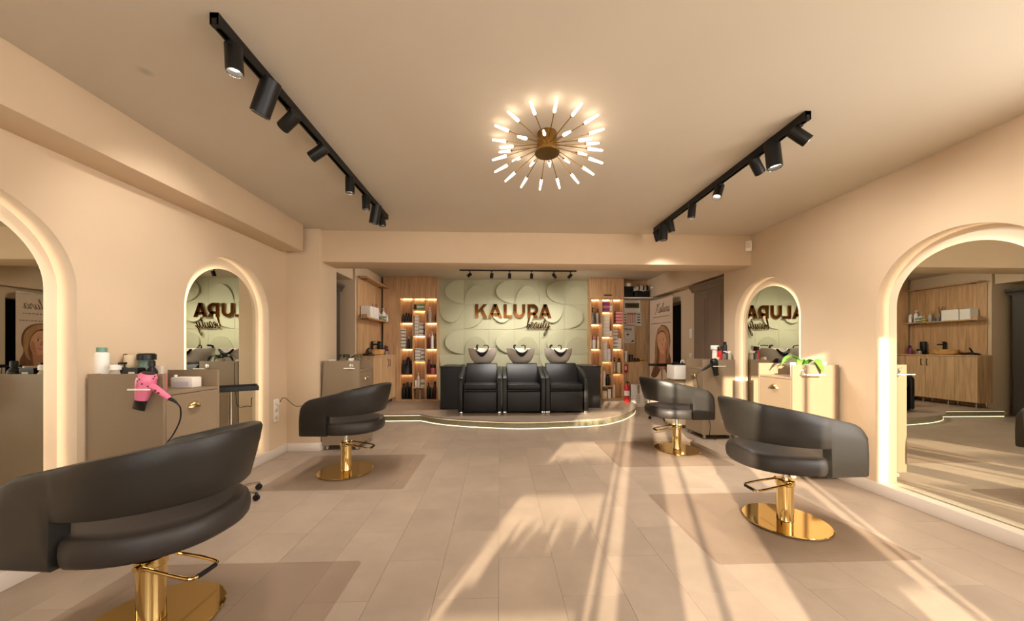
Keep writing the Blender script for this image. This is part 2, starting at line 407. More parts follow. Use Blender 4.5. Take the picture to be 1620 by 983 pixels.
# green relief panels on the back wall
wp = struct(bx('wall_panelled', 'green_panel', None, -1.33, YB, PZ, 2.0, YB+.04, ZA))
S = .551
def relief_panel():
    mb = MB(); g = .0012; h = S/2-g
    mb.box(-h, -.012, -h, h, 0, h)
    n = 28; a = .73*S; b = .475*S; arc = [(-h+a*math.sin(PI*i/n), b*math.cos(PI*i/n)) for i in range(n+1)]
    hh = lambda x: -.012-.004-.052*(x+h)/a
    vs = [(x, hh(x), z) for x, z in arc]+[(x, -.012, z) for x, z in arc]; k = n+1
    fs = [tuple(range(k))]+[(i, i+1, k+i+1, k+i) for i in range(k-1)]+[(k-1, 0, k, 2*k-1)]
    mb.add(vs, fs)
    return mb.build('panel', 'green_panel', wp, bevel=.002, seg=1, ang=25)
rp = relief_panel(); first = True
for c in range(6):
    for r in range(5):
        o = rp if first else rp.copy()
        if not first: COL.objects.link(o)
        first = False
        ev, cv = r % 2 == 0, c % 2 == 0
        # local bulge is +x; panel faces -y
        ang = {(1, 1): PI, (1, 0): PI*1.5, (0, 1): PI/2, (0, 0): 0}[(ev, cv)]
        o.location = (-1.323+S*(c+.5), YB, 2.746-S*(r+.5)); o.rotation_euler = (0, ang, 0)
        if r == 4: o.location.z = 2.746-S*4.5
# ------------------------------------------------------------------ lettering
def block_letter(ch, h, w, t):
    """list of polygons (a,b) in letter space"""
    P = []
    def st(x0, y0, x1, y1, tt=t):
        d = Vector((x1-x0, y1-y0)).normalized(); n = Vector((-d.y, d.x))*tt/2
        P.append([(x0+n.x, y0+n.y), (x0-n.x, y0-n.y), (x1-n.x, y1-n.y), (x1+n.x, y1+n.y)])
    def arc(cx, cy, r, a0, a1, n=12):
        ri, ro = r-t/2, r+t/2
        for i in range(n):
            p = [a0+(a1-a0)*j/n for j in (i, i+1)]
            P.append([(cx+ri*math.cos(p[0]), cy+ri*math.sin(p[0])), (cx+ro*math.cos(p[0]), cy+ro*math.sin(p[0])), (cx+ro*math.cos(p[1]), cy+ro*math.sin(p[1])), (cx+ri*math.cos(p[1]), cy+ri*math.sin(p[1]))])
    q = t/2
    if ch == 'K':
        st(q, 0, q, h); P.append([(t, h*.32), (t, h*.32+t*1.1), (w-t*1.25, h), (w, h)][::1]); P.append([(w*.42, h*.46), (w*.42+t*.75, h*.70), (w+.0, 0), (w-t*1.25, 0)])
    elif ch == 'A':
        P.append([(0, 0), (t*1.08, 0), (w/2+t*.55, h), (w/2-t*.55, h)]); P.append([(w, 0), (w-t*1.08, 0), (w/2-t*.55, h), (w/2+t*.55, h)]); st(w*.22, h*.27, w*.78, h*.27, t*.8)
    elif ch == 'L': st(q, 0, q, h); st(t, q*.9, w, q*.9, t*.9)
    elif ch == 'U':
        r = w/2-q; st(q, r+q, q, h); st(w-q, r+q, w-q, h); arc(w/2, r+q, r, PI, 2*PI)
    elif ch == 'R':
        st(q, 0, q, h); r = h*.30; cx = w-r-q
        st(t, h-q*.9, cx, h-q*.9, t*.9); st(t, h-2*r-q*.9+.0, cx, h-2*r-q*.9, t*.9); arc(cx, h-q*.9-r, r, -PI/2, PI/2)
        P.append([(w*.42, h*.36), (w*.42+t*1.15, h*.36), (w, 0), (w-t*1.2, 0)])
    elif ch == 'T': st(w/2, 0, w/2, h); st(0, h-q, w, h-q)
    elif ch == 'S':
        r = (h-t)/4; cx = w/2; arc(cx, h-q-r, r, PI*.15, PI*1.5); arc(cx, q+r, r, -PI*.85, PI*.5)
    return P
def letters_on(parent, text, layout, y0, y1, z0, h, t, m, name='letter'):
    for ch, x, w in zip(text, *layout):
        mb = MB()
        for poly in block_letter(ch, h, w, t):
            mb.prism(poly, lambda a, b: (x+a, y1, z0+b), lambda a, b: (x+a, y0, z0+b))
        mb.build(name, m, parent)
sg = thing('wall_sign', 'gold mirrored KALURA lettering on the green relief wall', 'sign', (-.521, YB-.05, 1.893))
Wt = 1.654
letters_on(sg, 'KALURA', ([0, .168*Wt, .372*Wt, .502*Wt, .685*Wt, .835*Wt], [.158*Wt, .185*Wt, .112*Wt, .152*Wt, .142*Wt, .165*Wt]), -.028, -.004, 0, .297, .066, 'sign_gold')
for x in (.05, .5, .9, 1.2, 1.55): MB().cyl((x, -.006, .05), (x, .045, .05), .006, n=8).build('standoff', 'brass', sg)
SCRIPT = {
 'b': (.55, [[(0, .25), (.12, .7), (.22, 1.35), (.16, 1.62), (.07, 1.3), (.06, .5), (.12, .06), (.3, .04), (.4, .35), (.3, .62), (.16, .45)], [(.3, .62), (.42, .52), (.55, .5)]]),
 'e': (.45, [[(-.02, .3), (.2, .42), (.3, .68), (.2, .85), (.06, .6), (.08, .15), (.25, .05), (.45, .3)]]),
 'a': (.6, [[(.40, .78), (.22, .85), (.04, .5), (.1, .08), (.25, .1), (.42, .75), (.40, .2), (.47, .04), (.6, .3)]]),
 'u': (.6, [[(0, .3), (.1, .8), (.06, .2), (.16, .02), (.34, .3), (.42, .8), (.40, .15), (.48, .04), (.6, .3)]]),
 't': (.45, [[(0, .3), (.18, .9), (.22, 1.45), (.14, .5), (.18, .06), (.3, .08), (.45, .35)], [(.0, 1.0), (.2, 1.05), (.42, 1.12)]]),
 'y': (.6, [[(0, .35), (.1, .8), (.08, .25), (.2, .08), (.38, .45), (.46, .85), (.36, -.1), (.18, -.85), (.02, -.95), (.02, -.6), (.3, -.1), (.65, .35)]]),
 'K': (1.0, [[(.05, 1.25), (.25, 1.5), (.45, 1.45), (.30, .7), (.1, 0), (-.1, -.15)], [(1.0, 1.6), (.75, 1.4), (.35, .75), (.55, .55), (.7, .1), (.95, .05), (1.1, .3)]]),
 'l': (.32, [[(-.05, .25), (.15, .9), (.24, 1.5), (.14, 1.5), (.08, .6), (.12, .06), (.32, .3)]]),
 'r': (.42, [[(0, .3), (.12, .88), (.2, .7), (.32, .72), (.26, .2), (.32, .05), (.45, .3)]]),
}
def script(parent, text, x, y, z, s, r, m, name, slant=.18, flat=None):
    for ch in text:
        wd, strokes = SCRIPT[ch]; mb = MB()
        for stt in strokes:
            path = smooth_path([(x+(a+slant*b)*s, y, z+b*s) for a, b in stt], 5)
            mb.tube(path, r, 6)
        mb.build(name, m, parent, smooth=True)
        x += wd*s
sg2 = thing('script_sign', 'small slanted metal script reading beauty under the gold lettering', 'sign', (.585, YB-.05, 1.66))
script(sg2, 'beauty', 0, -.01, 0, .155, .0095, 'script_metal', 'letter')
for x in (.06, .25, .44): MB().cyl((x, -.01, .02), (x, .04, .02), .004, n=8).build('standoff', 'brass', sg2)

# ------------------------------------------------------------------ ceiling lights
def rail(name, label, x, y0, y1, z=ZC, along='y', w=.036, h=.05):
    t = thing(name, label, 'track rail', (x, y0, z) if along == 'y' else (y0, x, z)); d = y1-y0
    q = (lambda mb, a, b, c, e, f, g: mb.box(a, b, c, e, f, g)) if along == 'y' else (lambda mb, a, b, c, e, f, g: mb.box(b, a, c, f, e, g))
    q(MB(), -w/2, 0, -h, -w/2+.008, d, 0).build('side_rail', 'black_metal', t)
    q(MB(), w/2-.008, 0, -h, w/2, d, 0).build('side_rail', 'black_metal', t)
    q(MB(), -w/2+.008, 0, -h*.45, w/2-.008, d, -.001).build('channel', 'black_plastic', t)
    for a in (0, d-.02): q(MB(), -w/2-.001, a, -h-.001, w/2+.001, a+.02, 0).build('end_cap', 'black_plastic', t)
    return t
def spotlight(label, loc, dirv, r, L, group, power=0, cone=55, stem=.03, lit=True):
    """loc: where the adapter meets the rail (bottom of rail)"""
    t = thing('track_spotlight', label, 'spotlight', loc, 0, group)
    d = Vector(dirv).normalized()
    MB().box(-.013, -.035, -.012, .013, .035, .004).build('adapter', 'black_plastic', t, bevel=.002)
    piv = Vector((0, 0, -stem-.012)); MB().cyl((0, 0, -.012), piv, .007, n=10).build('stem', 'black_metal', t)
    a = piv-d*L*.35; b = piv+d*L*.65
    u = d.orthogonal().normalized(); off = Vector((0, 0, 0))
    n = 28; w_ = d.cross(u); cav = b-d*min(.03, L*.25)
    def circ(p, rr): return [p+u*(rr*math.cos(2*PI*k/n))+w_*(rr*math.sin(2*PI*k/n)) for k in range(n)]
    hd = MB().rings([circ(a, r*.96), circ(a+d*.003, r), circ(b-d*.002, r), circ(b, r*.96), circ(b, r*.86), circ(cav, r*.80)]).build('head', 'black_metal', t, smooth=True, ang=30)
    MB().tube(circ(b-d*.0005, r*.90), .0016, 6, closed=True).build('bezel', 'chrome', hd, smooth=True)
    m = MB(); m.cyl(cav+d*.001, cav+d*.004, r*.78, n=28); m.build('lens', 'lens_glow' if lit else 'lens_dim', hd)
    if power:
        l = bpy.data.lights.new('spot_lamp', 'SPOT'); l.energy = power*LAMP; l.color = (1, .93, .86); l.spot_size = math.radians(cone); l.spot_blend = .9; l.shadow_soft_size = r*.7
        lo = bpy.data.objects.new('spot_lamp', l); COL.objects.link(lo); lo.parent = t; lo.location = b+d*.02; lo.rotation_euler = d.to_track_quat('-Z', 'Y').to_euler()
    return t
XTL, XTR = -1.22, 1.87
rail('track_rail', 'long black ceiling track rail at left holding eight spotlights', XTL, 1.52, 3.78)
rail('track_rail', 'long black ceiling track rail at right holding eight spotlights', XTR, 2.02, 4.08)
ZR = ZC-.05
ordw = ['nearest', 'second', 'third', 'fourth', 'fifth', 'sixth', 'seventh', 'farthest']
big, small = (.046, .185), (.035, .125)
LS = [(1.63, (.05, .0, -1), small), (1.86, (-.45, .12, -1), big), (2.07, (-1, .36, -.58), small), (2.40, (-1, .1, -.6), small), (2.86, (0, .05, -1), small), (3.20, (.0, .1, -1), small), (3.45, (-.22, .1, -1), big), (3.62, (.1, .1, -1), small)]
for i, (y, d, sz) in enumerate(LS):
    bigw = 'large' if sz is big else 'small'
    spotlight(f'{bigw} black cylinder spotlight, {ordw[i]} from camera on left track', (XTL, y, ZR), d, *sz, 'spotlights on left ceiling track', power={1: 26, 2: 26, 3: 6}.get(i, 29), cone={1: 90, 2: 62, 3: 70}.get(i, 100))
RS = [(2.10, (.75, -.25, -.75), small), (2.29, (.05, -.08, -1), big), (2.45, (.75, .3, -.8), small), (2.87, (-.45, -.25, -1), small), (3.28, (-.05, .1, -1), small), (3.70, (.25, .1, -1), small), (3.86, (.0, .1, -1), big), (4.03, (.35, .1, -1), small)]
for i, (y, d, sz) in enumerate(RS):
    bigw = 'large' if sz is big else 'small'
    spotlight(f'{bigw} black cylinder spotlight, {ordw[i]} from camera on right track', (XTR, y, ZR), d, *sz, 'spotlights on right ceiling track', power=50 if sz is big else 40, cone=125 if sz is big else 115)
rail('track_rail', 'short black track rail above the washbasins holding six spotlights', 6.40, -.737, 1.44, z=ZA-.035, along='x', w=.032, h=.032)
bx('hanger', 'black_metal', bpy.data.objects['track_rail.002'], .1, -.01, 0, .14, .01, .035); bx('hanger', 'black_metal', bpy.data.objects['track_rail.002'], 2.0, -.01, 0, 2.04, .01, .035)
for i, (x, d) in enumerate([(-.55, (-.7, -.3, -.6)), (-.14, (-.12, .3, -1)), (.19, (0, .35, -1)), (.60, (0, .35, -1)), (1.02, (.7, .4, -.7)), (1.33, (-.65, .4, -.7))]):
    spotlight(f'small black spotlight, {["first", "second", "third", "fourth", "fifth", "last"][i]} from left on washbasin track', (x, 6.40, ZA-.067), d, .030, .095, 'spotlights on washbasin track', power=40, cone=135, stem=.06)

ch = thing('ceiling_lamp', 'gold starburst ceiling lamp with glowing frosted tubes', 'ceiling lamp', (.32, 2.30, 2.55))
MB().lathe([(.066, .012), (.066, .135)], 32).build('canopy', 'gold_brushed', ch, smooth=True)
MB().lathe([(.0815, 0), (.084, .003), (.084, .012), (.08, .015)], 40).build('disc', 'gold_brushed', ch, smooth=True)
for tier in range(2):
    n = 15
    for i in range(n):
        a = 2*PI*(i+.5*tier)/n+.12
        z0 = .075 if tier == 0 else .045; z1 = .105 if tier == 0 else -.075
        if tier == 0: z0 = .06
        c, s_ = math.cos(a), math.sin(a); R = .37
        p0 = Vector((.06*c, .06*s_, z0)); p1 = Vector((R*c, R*s_, z1)); q = p0.lerp(p1, .68)
        rd = MB().cyl(p0, q, .0028, n=8).build('rod', 'gold_brushed', ch, smooth=True)
        dd = (p1-p0).normalized()
        MB().cyl(q-dd*.006, q+dd*.008, .0065, n=10).build('socket', 'gold_brushed', rd)
        MB().tube([q+dd*.006, q+dd*.02, p1-dd*.03, p1-dd*.004, p1], [.0085, .0098, .0070, .0062, .003], 12).build('glass_tube', 'tube_glow', rd, smooth=True)

# sensor
sn = thing('motion_sensor', 'small white motion sensor high in the right corner', 'sensor', (3.17, 4.27, 2.54), math.radians(-40))
MB().box(-.035, -.025, -.065, .035, .03, .065).build('housing', 'white_plastic', sn, bevel=.012, seg=3); MB().box(-.024, -.03, -.03, .024, -.022, .045).build('lens', 'cream', sn, bevel=.004)

# ------------------------------------------------------------------ styling chairs
def chair_shell():
    rings = []; N = 30; pts = []
    for x in (.285, .282, .272, .255, .23, .20, .165, .12, .07, .032, .026): pts.append((x, -.285, 0, -1))
    th = [PI*i/N for i in range(N+1)]
    for t in th:
        x = -.35*math.sin(t); y = -.285*math.cos(t); nx, ny = -math.sin(t)/.35, -math.cos(t)/.285; L = math.hypot(nx, ny); pts.append((x, y, nx/L, ny/L))
    for x in (.026, .032, .07, .12, .165, .20, .23, .255, .272, .282, .285): pts.append((x, .285, 0, 1))
    for (x, y, nx, ny) in pts:
        zt = .772+(.155-x)*.235 if x < .155 else .772
        if x > .145:
            r = .14; q = min(1, (x-.145)/r); zt = .772-r*(1-math.sqrt(max(0, 1-q*q)))*.98
        zb = .425 if x > .03 else .605+max(0, -x)*.04
        lean = max(0, -x)/.35*.07; tk = .03
        if x > .28: tk = .022
        loop = []
        def pt(off, z):
            o = off+lean*(z-.6)/.28; loop.append((x+nx*o, y+ny*o, z))
        hgt = zt-zb
        pt(tk-.008, zb); pt(tk, zb+.010); pt(tk+.002, zb+hgt*.35); pt(tk+.002, zb+hgt*.7); pt(tk-.002, zt-.02); pt(tk-.012, zt-.004); pt(0, zt)
        pt(-tk+.012, zt-.004); pt(-tk+.002, zt-.02); pt(-tk-.004, zb+hgt*.7); pt(-tk-.004, zb+hgt*.35); pt(-tk, zb+.010); pt(-tk+.008, zb)
        rings.append(loop)
    return MB().rings(rings)
def chair_seat():
    rings = []; n = 56
    for z, s in ((.425, .90), (.428, .95), (.445, .985), (.475, 1.0), (.505, .995), (.528, .97), (.538, .93), (.542, .8), (.545, .4)):
        ring = []
        for i in range(n):
            t = 2*PI*i/n; c, sn = math.cos(t), math.sin(t)
            x = (.285*abs(c)**.5) if c > 0 else -.37*abs(c)**.9
            hw = .252 if x > .03 else .252+.058*min(1, (.03-x)/.03)
            y = hw*abs(sn)**(.45 if c > 0 else .85)*(1 if sn > 0 else -1)
            ring.append((x*s, y*s, z))
        rings.append(ring)
    return MB().rings(rings)
def make_chair():
    t = thing('styling_chair', 'x', 'chair', (0, 0, 0), 0, 'black styling chairs on gold bases')
    chair_shell().build('backrest', 'leather', t, smooth=True, ang=40)
    chair_seat().build('seat', 'leather_seat', t, smooth=True, ang=60)
    for s in (-1, 1): bx('bracket', 'chrome', t, .012, s*.262-.004, .44, .024, s*.262+.004, .49)
    MB().box(-.10, -.09, .405, .10, .09, .428).build('seat_plate', 'black_metal', t, bevel=.003)
    MB().lathe([(.258, .003), (.262, .006), (.262, .010), (.257, .014), (.04, .014)], 64).build('base_plate', 'gold', t, smooth=True, ang=12)
    MB().lathe([(.052, .016), (.050, .02), (.050, .285), (.046, .288)], 36).build('column', 'gold', t, smooth=True)
    MB().lathe([(.054, .262), (.057, .266), (.057, .300), (.05, .306)], 36).build('collar', 'gold', t, smooth=True)
    MB().lathe([(.019, .30), (.019, .41)], 20).build('piston', 'chrome', t, smooth=True)
    lv = MB().tube(smooth_path([(-.03, -.062, .285), (-.12, -.066, .272), (-.235, -.066, .252), (-.262, -.05, .247), (-.266, 0, .246), (-.262, .05, .247), (-.235, .066, .252), (-.12, .066, .272), (-.03, .062, .285)], 4), .0075, 10).build('pump_lever', 'gold', t, smooth=True)
    MB().tube([(-.266, -.042, .2465), (-.267, 0, .246), (-.266, .042, .2465)], .0105, 10).build('grip', 'rubber', lv, smooth=True)
    for s in (-1, 1): MB().cyl((-.01, s*.05, .285), (-.01, s*.076, .285), .013, n=14).build('pivot_bolt', 'gold', t)
    return t
ch0 = make_chair()
CH = [((-1.575, 1.62), PI-.10, 'black styling chair cropped at the left edge, nearest the camera'),
      ((-1.545, 3.535), PI-.05, 'black styling chair before the far left arched mirror'),
      ((2.05, 2.40), .02, 'large sunlit black styling chair at right, nearest the big right mirror'),
      ((2.165, 4.13), -.02, 'sunlit black styling chair at right farther back by the washbasins')]
for i, (p, rz, lab) in enumerate(CH):
    o = ch0 if i == 0 else copy_tree(ch0)
    o.location = (*p, .003); o.rotation_euler = (0, 0, rz); o['label'] = lab
def floor_mat(x0, y0, x1, y1, lab):
    r = .03; poly = []
    for cx, cy, a in ((x1-r, y1-r, 0), (x0+r, y1-r, 90), (x0+r, y0+r, 180), (x1-r, y0+r, 270)):
        for k in range(5): t = math.radians(a+90*k/4); poly.append((cx+r*math.cos(t), cy+r*math.sin(t)))
    tag(MB().prism(poly, lambda x, y: (x, y, .0003), lambda x, y: (x, y, .0028)).build('chair_mat', 'pvc'), lab, 'floor mat', 'clear chair mats')
floor_mat(-2.05, 1.10, -.80, 2.045, 'clear plastic floor mat under the nearest left styling chair')
floor_mat(-2.12, 3.07, -.85, 4.05, 'clear plastic floor mat under the farther left styling chair')
floor_mat(1.255, 1.935, 2.50, 2.88, 'clear plastic floor mat under the large sunlit right chair')
floor_mat(1.25, 3.55, 2.50, 4.50, 'clear plastic floor mat under the farther right styling chair')

# ------------------------------------------------------------------ styling stations
UH, UT, UD, UW = 1.085, .965, .455, .43
def station(label, xw, sgn, y0, holder=.5):
    """xw wall x; sgn +1 cabinet extends to +x (left wall), y0 near side"""
    t = thing('styling_station', label, 'cabinet', (xw, y0, 0), 0, 'taupe styling stations')
    X = lambda d: sgn*d
    z0 = .062
    MB().box(X(.004), 0, z0, X(UD), .018, UH).build('side_panel', 'taupe', t, bevel=.0015, seg=1)
    MB().box(X(.004), UW-.018, z0, X(UD), UW, UH).build('side_panel', 'taupe', t, bevel=.0015, seg=1)
    MB().box(X(.004), .018, z0, X(.02), UW-.018, UH).build('back_panel', 'taupe', t)
    MB().box(X(.02), .018, UT-.018, X(UD-.002), UW-.018, UT).build('worktop', 'taupe', t, bevel=.001, seg=1)
    MB().box(X(.02), .018, z0, X(UD-.022), UW-.018, z0+.018).build('bottom_panel', 'taupe', t)
    for a, b, hd in ((z0+.004, .575, False), (.579, .943, True)):
        f = MB().box(X(UD-.02), .0205, a, X(UD), UW-.0205, b).build('drawer', 'taupe', t, bevel=.0015, seg=1)
        if hd:
            cy = UW/2; prof = []
            rings = []
            for i in range(7):
                ph = PI/2*i/6; rr = .045*math.cos(ph)+.002; dd = .026*math.sin(ph)
                rings.append([(X(UD+dd+.001), cy+rr*math.cos(PI*k/12), .845+rr*.85*math.sin(PI*k/12)) for k in range(13)])
            MB().rings(rings).build('cup_handle', 'brass', f, smooth=True)
    for dx in (.05, UD-.05):
        for dy in (.05, UW-.05):
            cst = MB().box(X(dx)-.012, dy-.014, .04, X(dx)+.012, dy+.014, z0).build('castor', 'chrome', t, bevel=.003)
            MB().cyl((X(dx)-.009, dy, .0215), (X(dx)+.009, dy, .0215), .0215, n=18).build('wheel', 'clear_plastic', cst, smooth=True)
    # hair dryer holder on the near side panel
    hx = X(holder*UD); hz = 1.0
    hb = MB().box(hx-.02, -.006, hz-.012, hx+.02, 0, hz+.05).build('dryer_holder', 'chrome', t, bevel=.004)
    ring = [(hx+.043*math.cos(2*PI*k/24), -.055+.043*math.sin(2*PI*k/24), hz) for k in range(24)]
    MB().tube(ring, .0035, 8, closed=True).build('ring', 'chrome', hb, smooth=True)
    MB().box(hx-.005, -.016, hz-.004, hx+.005, -.004, hz+.004).build('arm', 'chrome', hb)
    MB().box(hx-.05, -.105, hz-.005, hx+.12*sgn*-1 if sgn < 0 else hx+.08, -.097, hz+.005).build('bar', 'white_plastic', hb, bevel=.003)
    MB().tube(smooth_path([(hx+.012*math.cos(k*1.1), -.012-.002*k, hz+.012+.005*k+.01*math.sin(k*1.1)) for k in range(10)], 3), .0022, 6).build('coil', 'chrome', hb)
    return t
SL, SR, SRF, SLF = 2.215, 3.135, 4.565, 4.255
station('taupe styling station with the pink hair dryer on its side', XL+.016, 1, SL, .87)
station('sunlit styling station with the green potted plant, beside the big right mirror', XR-.016, -1, SR, .79)
station('styling station at far right with a black hair dryer on its side', XR-.016, -1, SRF, .71)
station('taupe styling station behind the left column with a dark potted plant', -2.155, 1, SLF, .79)

# ------------------------------------------------------------------ bottles and small goods
def far(u, Y): return Y*((u-810)/F*.99933+.0367)/(-(u-810)/F*.0367+.99933)
def lathe_item(name, label, cat, loc, prof, m, group=None, n=20):
    o = MB().lathe(prof, n).build(name, m, None, smooth=True, ang=40); o.location = loc
    return tag(o, label, cat, group)
def can(name, label, loc, r, h, m, capm, group=None, cat='spray can'):
    o = lathe_item(name, label, cat, loc, [(r*.94, 0), (r, .004), (r, h*.84), (r*.92, h*.87), (r*.62, h*.90)], m, group)
    MB().lathe([(r*.66, h*.895), (r*.66, h*.98), (r*.6, h)], 16).build('cap', capm, o, smooth=True); return o
def bottle(name, label, loc, r, h, m, capm, group=None, cat='bottle', neck=.35):
    o = lathe_item(name, label, cat, loc, [(r*.9, 0), (r, .005), (r, h*.62), (r*.9, h*.70), (r*neck*1.3, h*.80), (r*neck*1.2, h*.83)], m, group)
    MB().lathe([(r*neck*1.7, h*.82), (r*neck*1.7, h*.97), (r*neck*1.4, h)], 16).build('cap', capm, o, smooth=True); return o
def pump(name, label, loc, r, h, m, capm, group=None, cat='pump bottle'):
    o = lathe_item(name, label, cat, loc, [(r*.92, 0), (r, .005), (r, h*.66), (r*.85, h*.72), (r*.4, h*.76)], m, group)
    p = MB().lathe([(r*.45, h*.755), (r*.45, h*.83), (r*.18, h*.84), (r*.18, h*.94)], 14); p.box(-r*.3, -r*1.2, h*.93, r*.3, r*.3, h); p.build('pump', capm, o); return o
def jar(name, label, loc, r, h, m, capm, group=None, cat='jar'):
    o = lathe_item(name, label, cat, loc, [(r*.95, 0), (r, .004), (r, h*.66)], m, group)
    MB().lathe([(r*1.03, h*.66), (r*1.03, h*.97), (r*.97, h)], 20).build('lid', capm, o, smooth=True); return o
def carton(name, label, loc, w, d, h, m, group=None, cat='box', band=None, rz=0):
    o = MB().box(-w/2, -d/2, 0, w/2, d/2, h).build(name, m, None, bevel=.0015, seg=1); o.location = loc; o.rotation_euler = (0, 0, rz); tag(o, label, cat, group)
    if band: bx('printed_band', band, o, -w/2-.0008, -d/2-.0008, h*.35, w/2+.0008, d/2+.0008, h*.6)
    else: bx('lid_flap', m, o, -w/2-.0008, -d/2-.0008, h*.82, w/2+.0008, d/2+.0008, h*.97)
    return o
G1 = 'toiletries on the left styling station'
z = UT
can('spray_can', 'tall white spray can with teal cap on left styling station', (far(161, 2.3), 2.3, z), .036, .285, 'white_plastic', 'teal', G1)
bottle('bottle', 'small clear bottle with white cap beside the tall white can', (far(183, 2.275), 2.275, z), .034, .175, 'clear_plastic', 'white_plastic', G1, neck=.5)
bottle('bottle', 'slim black bottle peeking out behind the clear bottle', (far(178, 2.42), 2.42, z), .02, .205, 'black_plastic', 'black_plastic', G1)
bottle('bottle', 'pale lavender bottle with black cap on left styling station', (far(191, 2.45), 2.45, z), .036, .245, 'lavender', 'black_plastic', G1, neck=.55)
pump('pump_bottle', 'black pump bottle before the lavender bottle', (far(197, 2.3), 2.3, z), .026, .19, 'black_plastic', 'black_plastic', G1)
jar('jar', 'cream jar with wide pale lid on left styling station', (far(210, 2.44), 2.44, z), .042, .235, 'cream', 'cream', G1)
cb = carton('carton', 'low black box with white barcode label behind pink dryer', (far(213, 2.29), 2.29, z), .085, .05, .155, 'black_plastic', G1)
bx('barcode_label', 'white_card', cb, -.012, -.0265, .085, .026, -.0255, .13)
bottle('bottle', 'squat grey-green bottle with black cap above pink dryer', (far(232, 2.43), 2.43, z), .046, .245, 'teal_glass', 'black_plastic', G1, neck=.62)
bottle('bottle', 'black tapered bottle just behind the pink dryer', (far(240, 2.29), 2.29, z), .03, .20, 'black_plastic', 'black_plastic', G1)
jar('jar', 'pinkish glass candle jar right of the pink dryer', (far(253, 2.36), 2.36, z), .036, .165, 'rose', 'clear_plastic', G1)
tb = thing('tissue_pack', 'white wrapped tissue pack on the left station worktop', 'tissue pack', (-2.235, 2.545, z))
MB().box(-.075, -.04, 0, .075, .04, .075).build('wrapper', 'white_card', tb, bevel=.008); bx('print', 'lavender', tb, -.055, -.041, .012, .05, -.0395, .045); MB().box(-.078, -.01, .06, -.07, .01, .09).build('flap', 'white_card', tb); 
G2 = 'toiletries on the far right station'
def far(u, Y): return Y*((u-810)/F*.99933+.0367)/(-(u-810)/F*.0367+.99933)
bottle('bottle', 'tall white bottle at left of far right station group', (far(1131, 4.72), 4.72, z), .036, .315, 'white_plastic', 'white_plastic', G2, neck=.9)
bottle('bottle', 'red bottle with black top on far right station', (far(1139, 4.66), 4.66, z), .034, .30, 'red', 'black_plastic', G2, neck=.6)
can('spray_can', 'tallest dark grey spray can on far right station', (far(1147.5, 4.8), 4.80, z), .040, .365, 'dark_grey', 'black_plastic', G2)
can('spray_can', 'black can with white band beside the red bottle', (far(1147, 4.64), 4.64, z), .034, .235, 'dark_grey', 'white_plastic', G2)
can('spray_can', 'grey metal can between black can and silver can', (3.09, 4.625, z), .026, .225, 'grey', 'dark_grey', G2)
can('spray_can', 'silver white can nearest the mirror on far right station', (3.158, 4.625, z), .030, .235, 'silver', 'white_plastic', G2)
jar('jar', 'small cream jar behind the black hair dryer', (far(1134, 4.62), 4.62, z), .03, .15, 'cream', 'cream', G2)
bottle('bottle', 'small white bottle near the wall on far right station', (3.155, 4.74, z), .024, .17, 'white_plastic', 'black_plastic', G2)

def leaf_mesh(L, w, droop, n=8, th=.002):
    vs = []; fs = []
    for k in range(n+1):
        t = k/n; ww = w*math.sin(PI*min(1, .08+t*.92))**.7*(1 if t < .97 else .2); x = L*(t-.22*t*t*droop); zz = L*(1.35*t-1.3*droop*t*t)
        for off in (0, -th):
            vs += [(x, -ww/2, zz+off+ww*.12), (x, 0, zz+off), (x, ww/2, zz+off+ww*.12)]
    for k in range(n):
        a, b = k*6, (k+1)*6
        fs += [(a, a+1, b+1, b), (a+1, a+2, b+2, b+1), (a+3, b+3, b+4, a+4), (a+4, b+4, b+5, a+5), (a, b, b+3, a+3), (a+2, a+5, b+5, b+2)]
    return MB().add(vs, fs)
def potted(label, loc, leaves, m, pr=.055, ph=.085):
    t = thing('potted_plant', label, 'plant', loc)
    MB().lathe([(pr*.78, 0), (pr, ph*.95), (pr, ph), (pr*.88, ph), (pr*.84, ph*.8)], 28).build('pot', 'white_ceramic', t, smooth=True)
    MB().lathe([(pr*.82, ph*.7), (pr*.82, ph*.82)], 16).build('soil', 'soil', t)
    for a, L, w_, dr in leaves:
        o = leaf_mesh(L, w_, dr).build('leaf', m, t, smooth=True); o.location = (0, 0, ph*.8); o.rotation_euler = (0, 0, math.radians(a))
    return t
pp = potted('potted plant with broad bright green leaves on sunlit right station', (2.965, 3.25, UT), [(-80, .24, .10, 1.22), (182, .30, .06, 1.0), (215, .22, .055, 1.1), (60, .18, .06, 1.0), (-15, .19, .06, 1.15), (130, .2, .055, 1.0), (-150, .20, .055, 1.15)], 'leaf', .06, .12)
MB().tube(smooth_path([(0, 0, .1), (-.06, .0, .17), (-.16, .01, .17), (-.24, .0, .13)], 5), .003, 6).build('stem', 'soil', pp)
jar('jar', 'white pot near the plant on sunlit right station', (2.86, 3.24, UT), .032, .14, 'white_plastic', 'white_plastic')
carton('carton', 'white box behind the plant on sunlit right station', (3.11, 3.25, UT), .09, .08, .145, 'white_card')
potted('small dark leafy plant in white pot on far left station', (-1.86, 4.36, UT), [(180, .22, .06, 1.15), (-5, .20, .06, 1.2), (140, .2, .055, .95), (40, .2, .05, .95), (-90, .12, .045, 1.1)], 'leaf_dark', .05, .155)
carton('carton', 'small pale box beside the dark plant on far left station', (-2.08, 4.38, UT), .07, .05, .135, 'white_card')

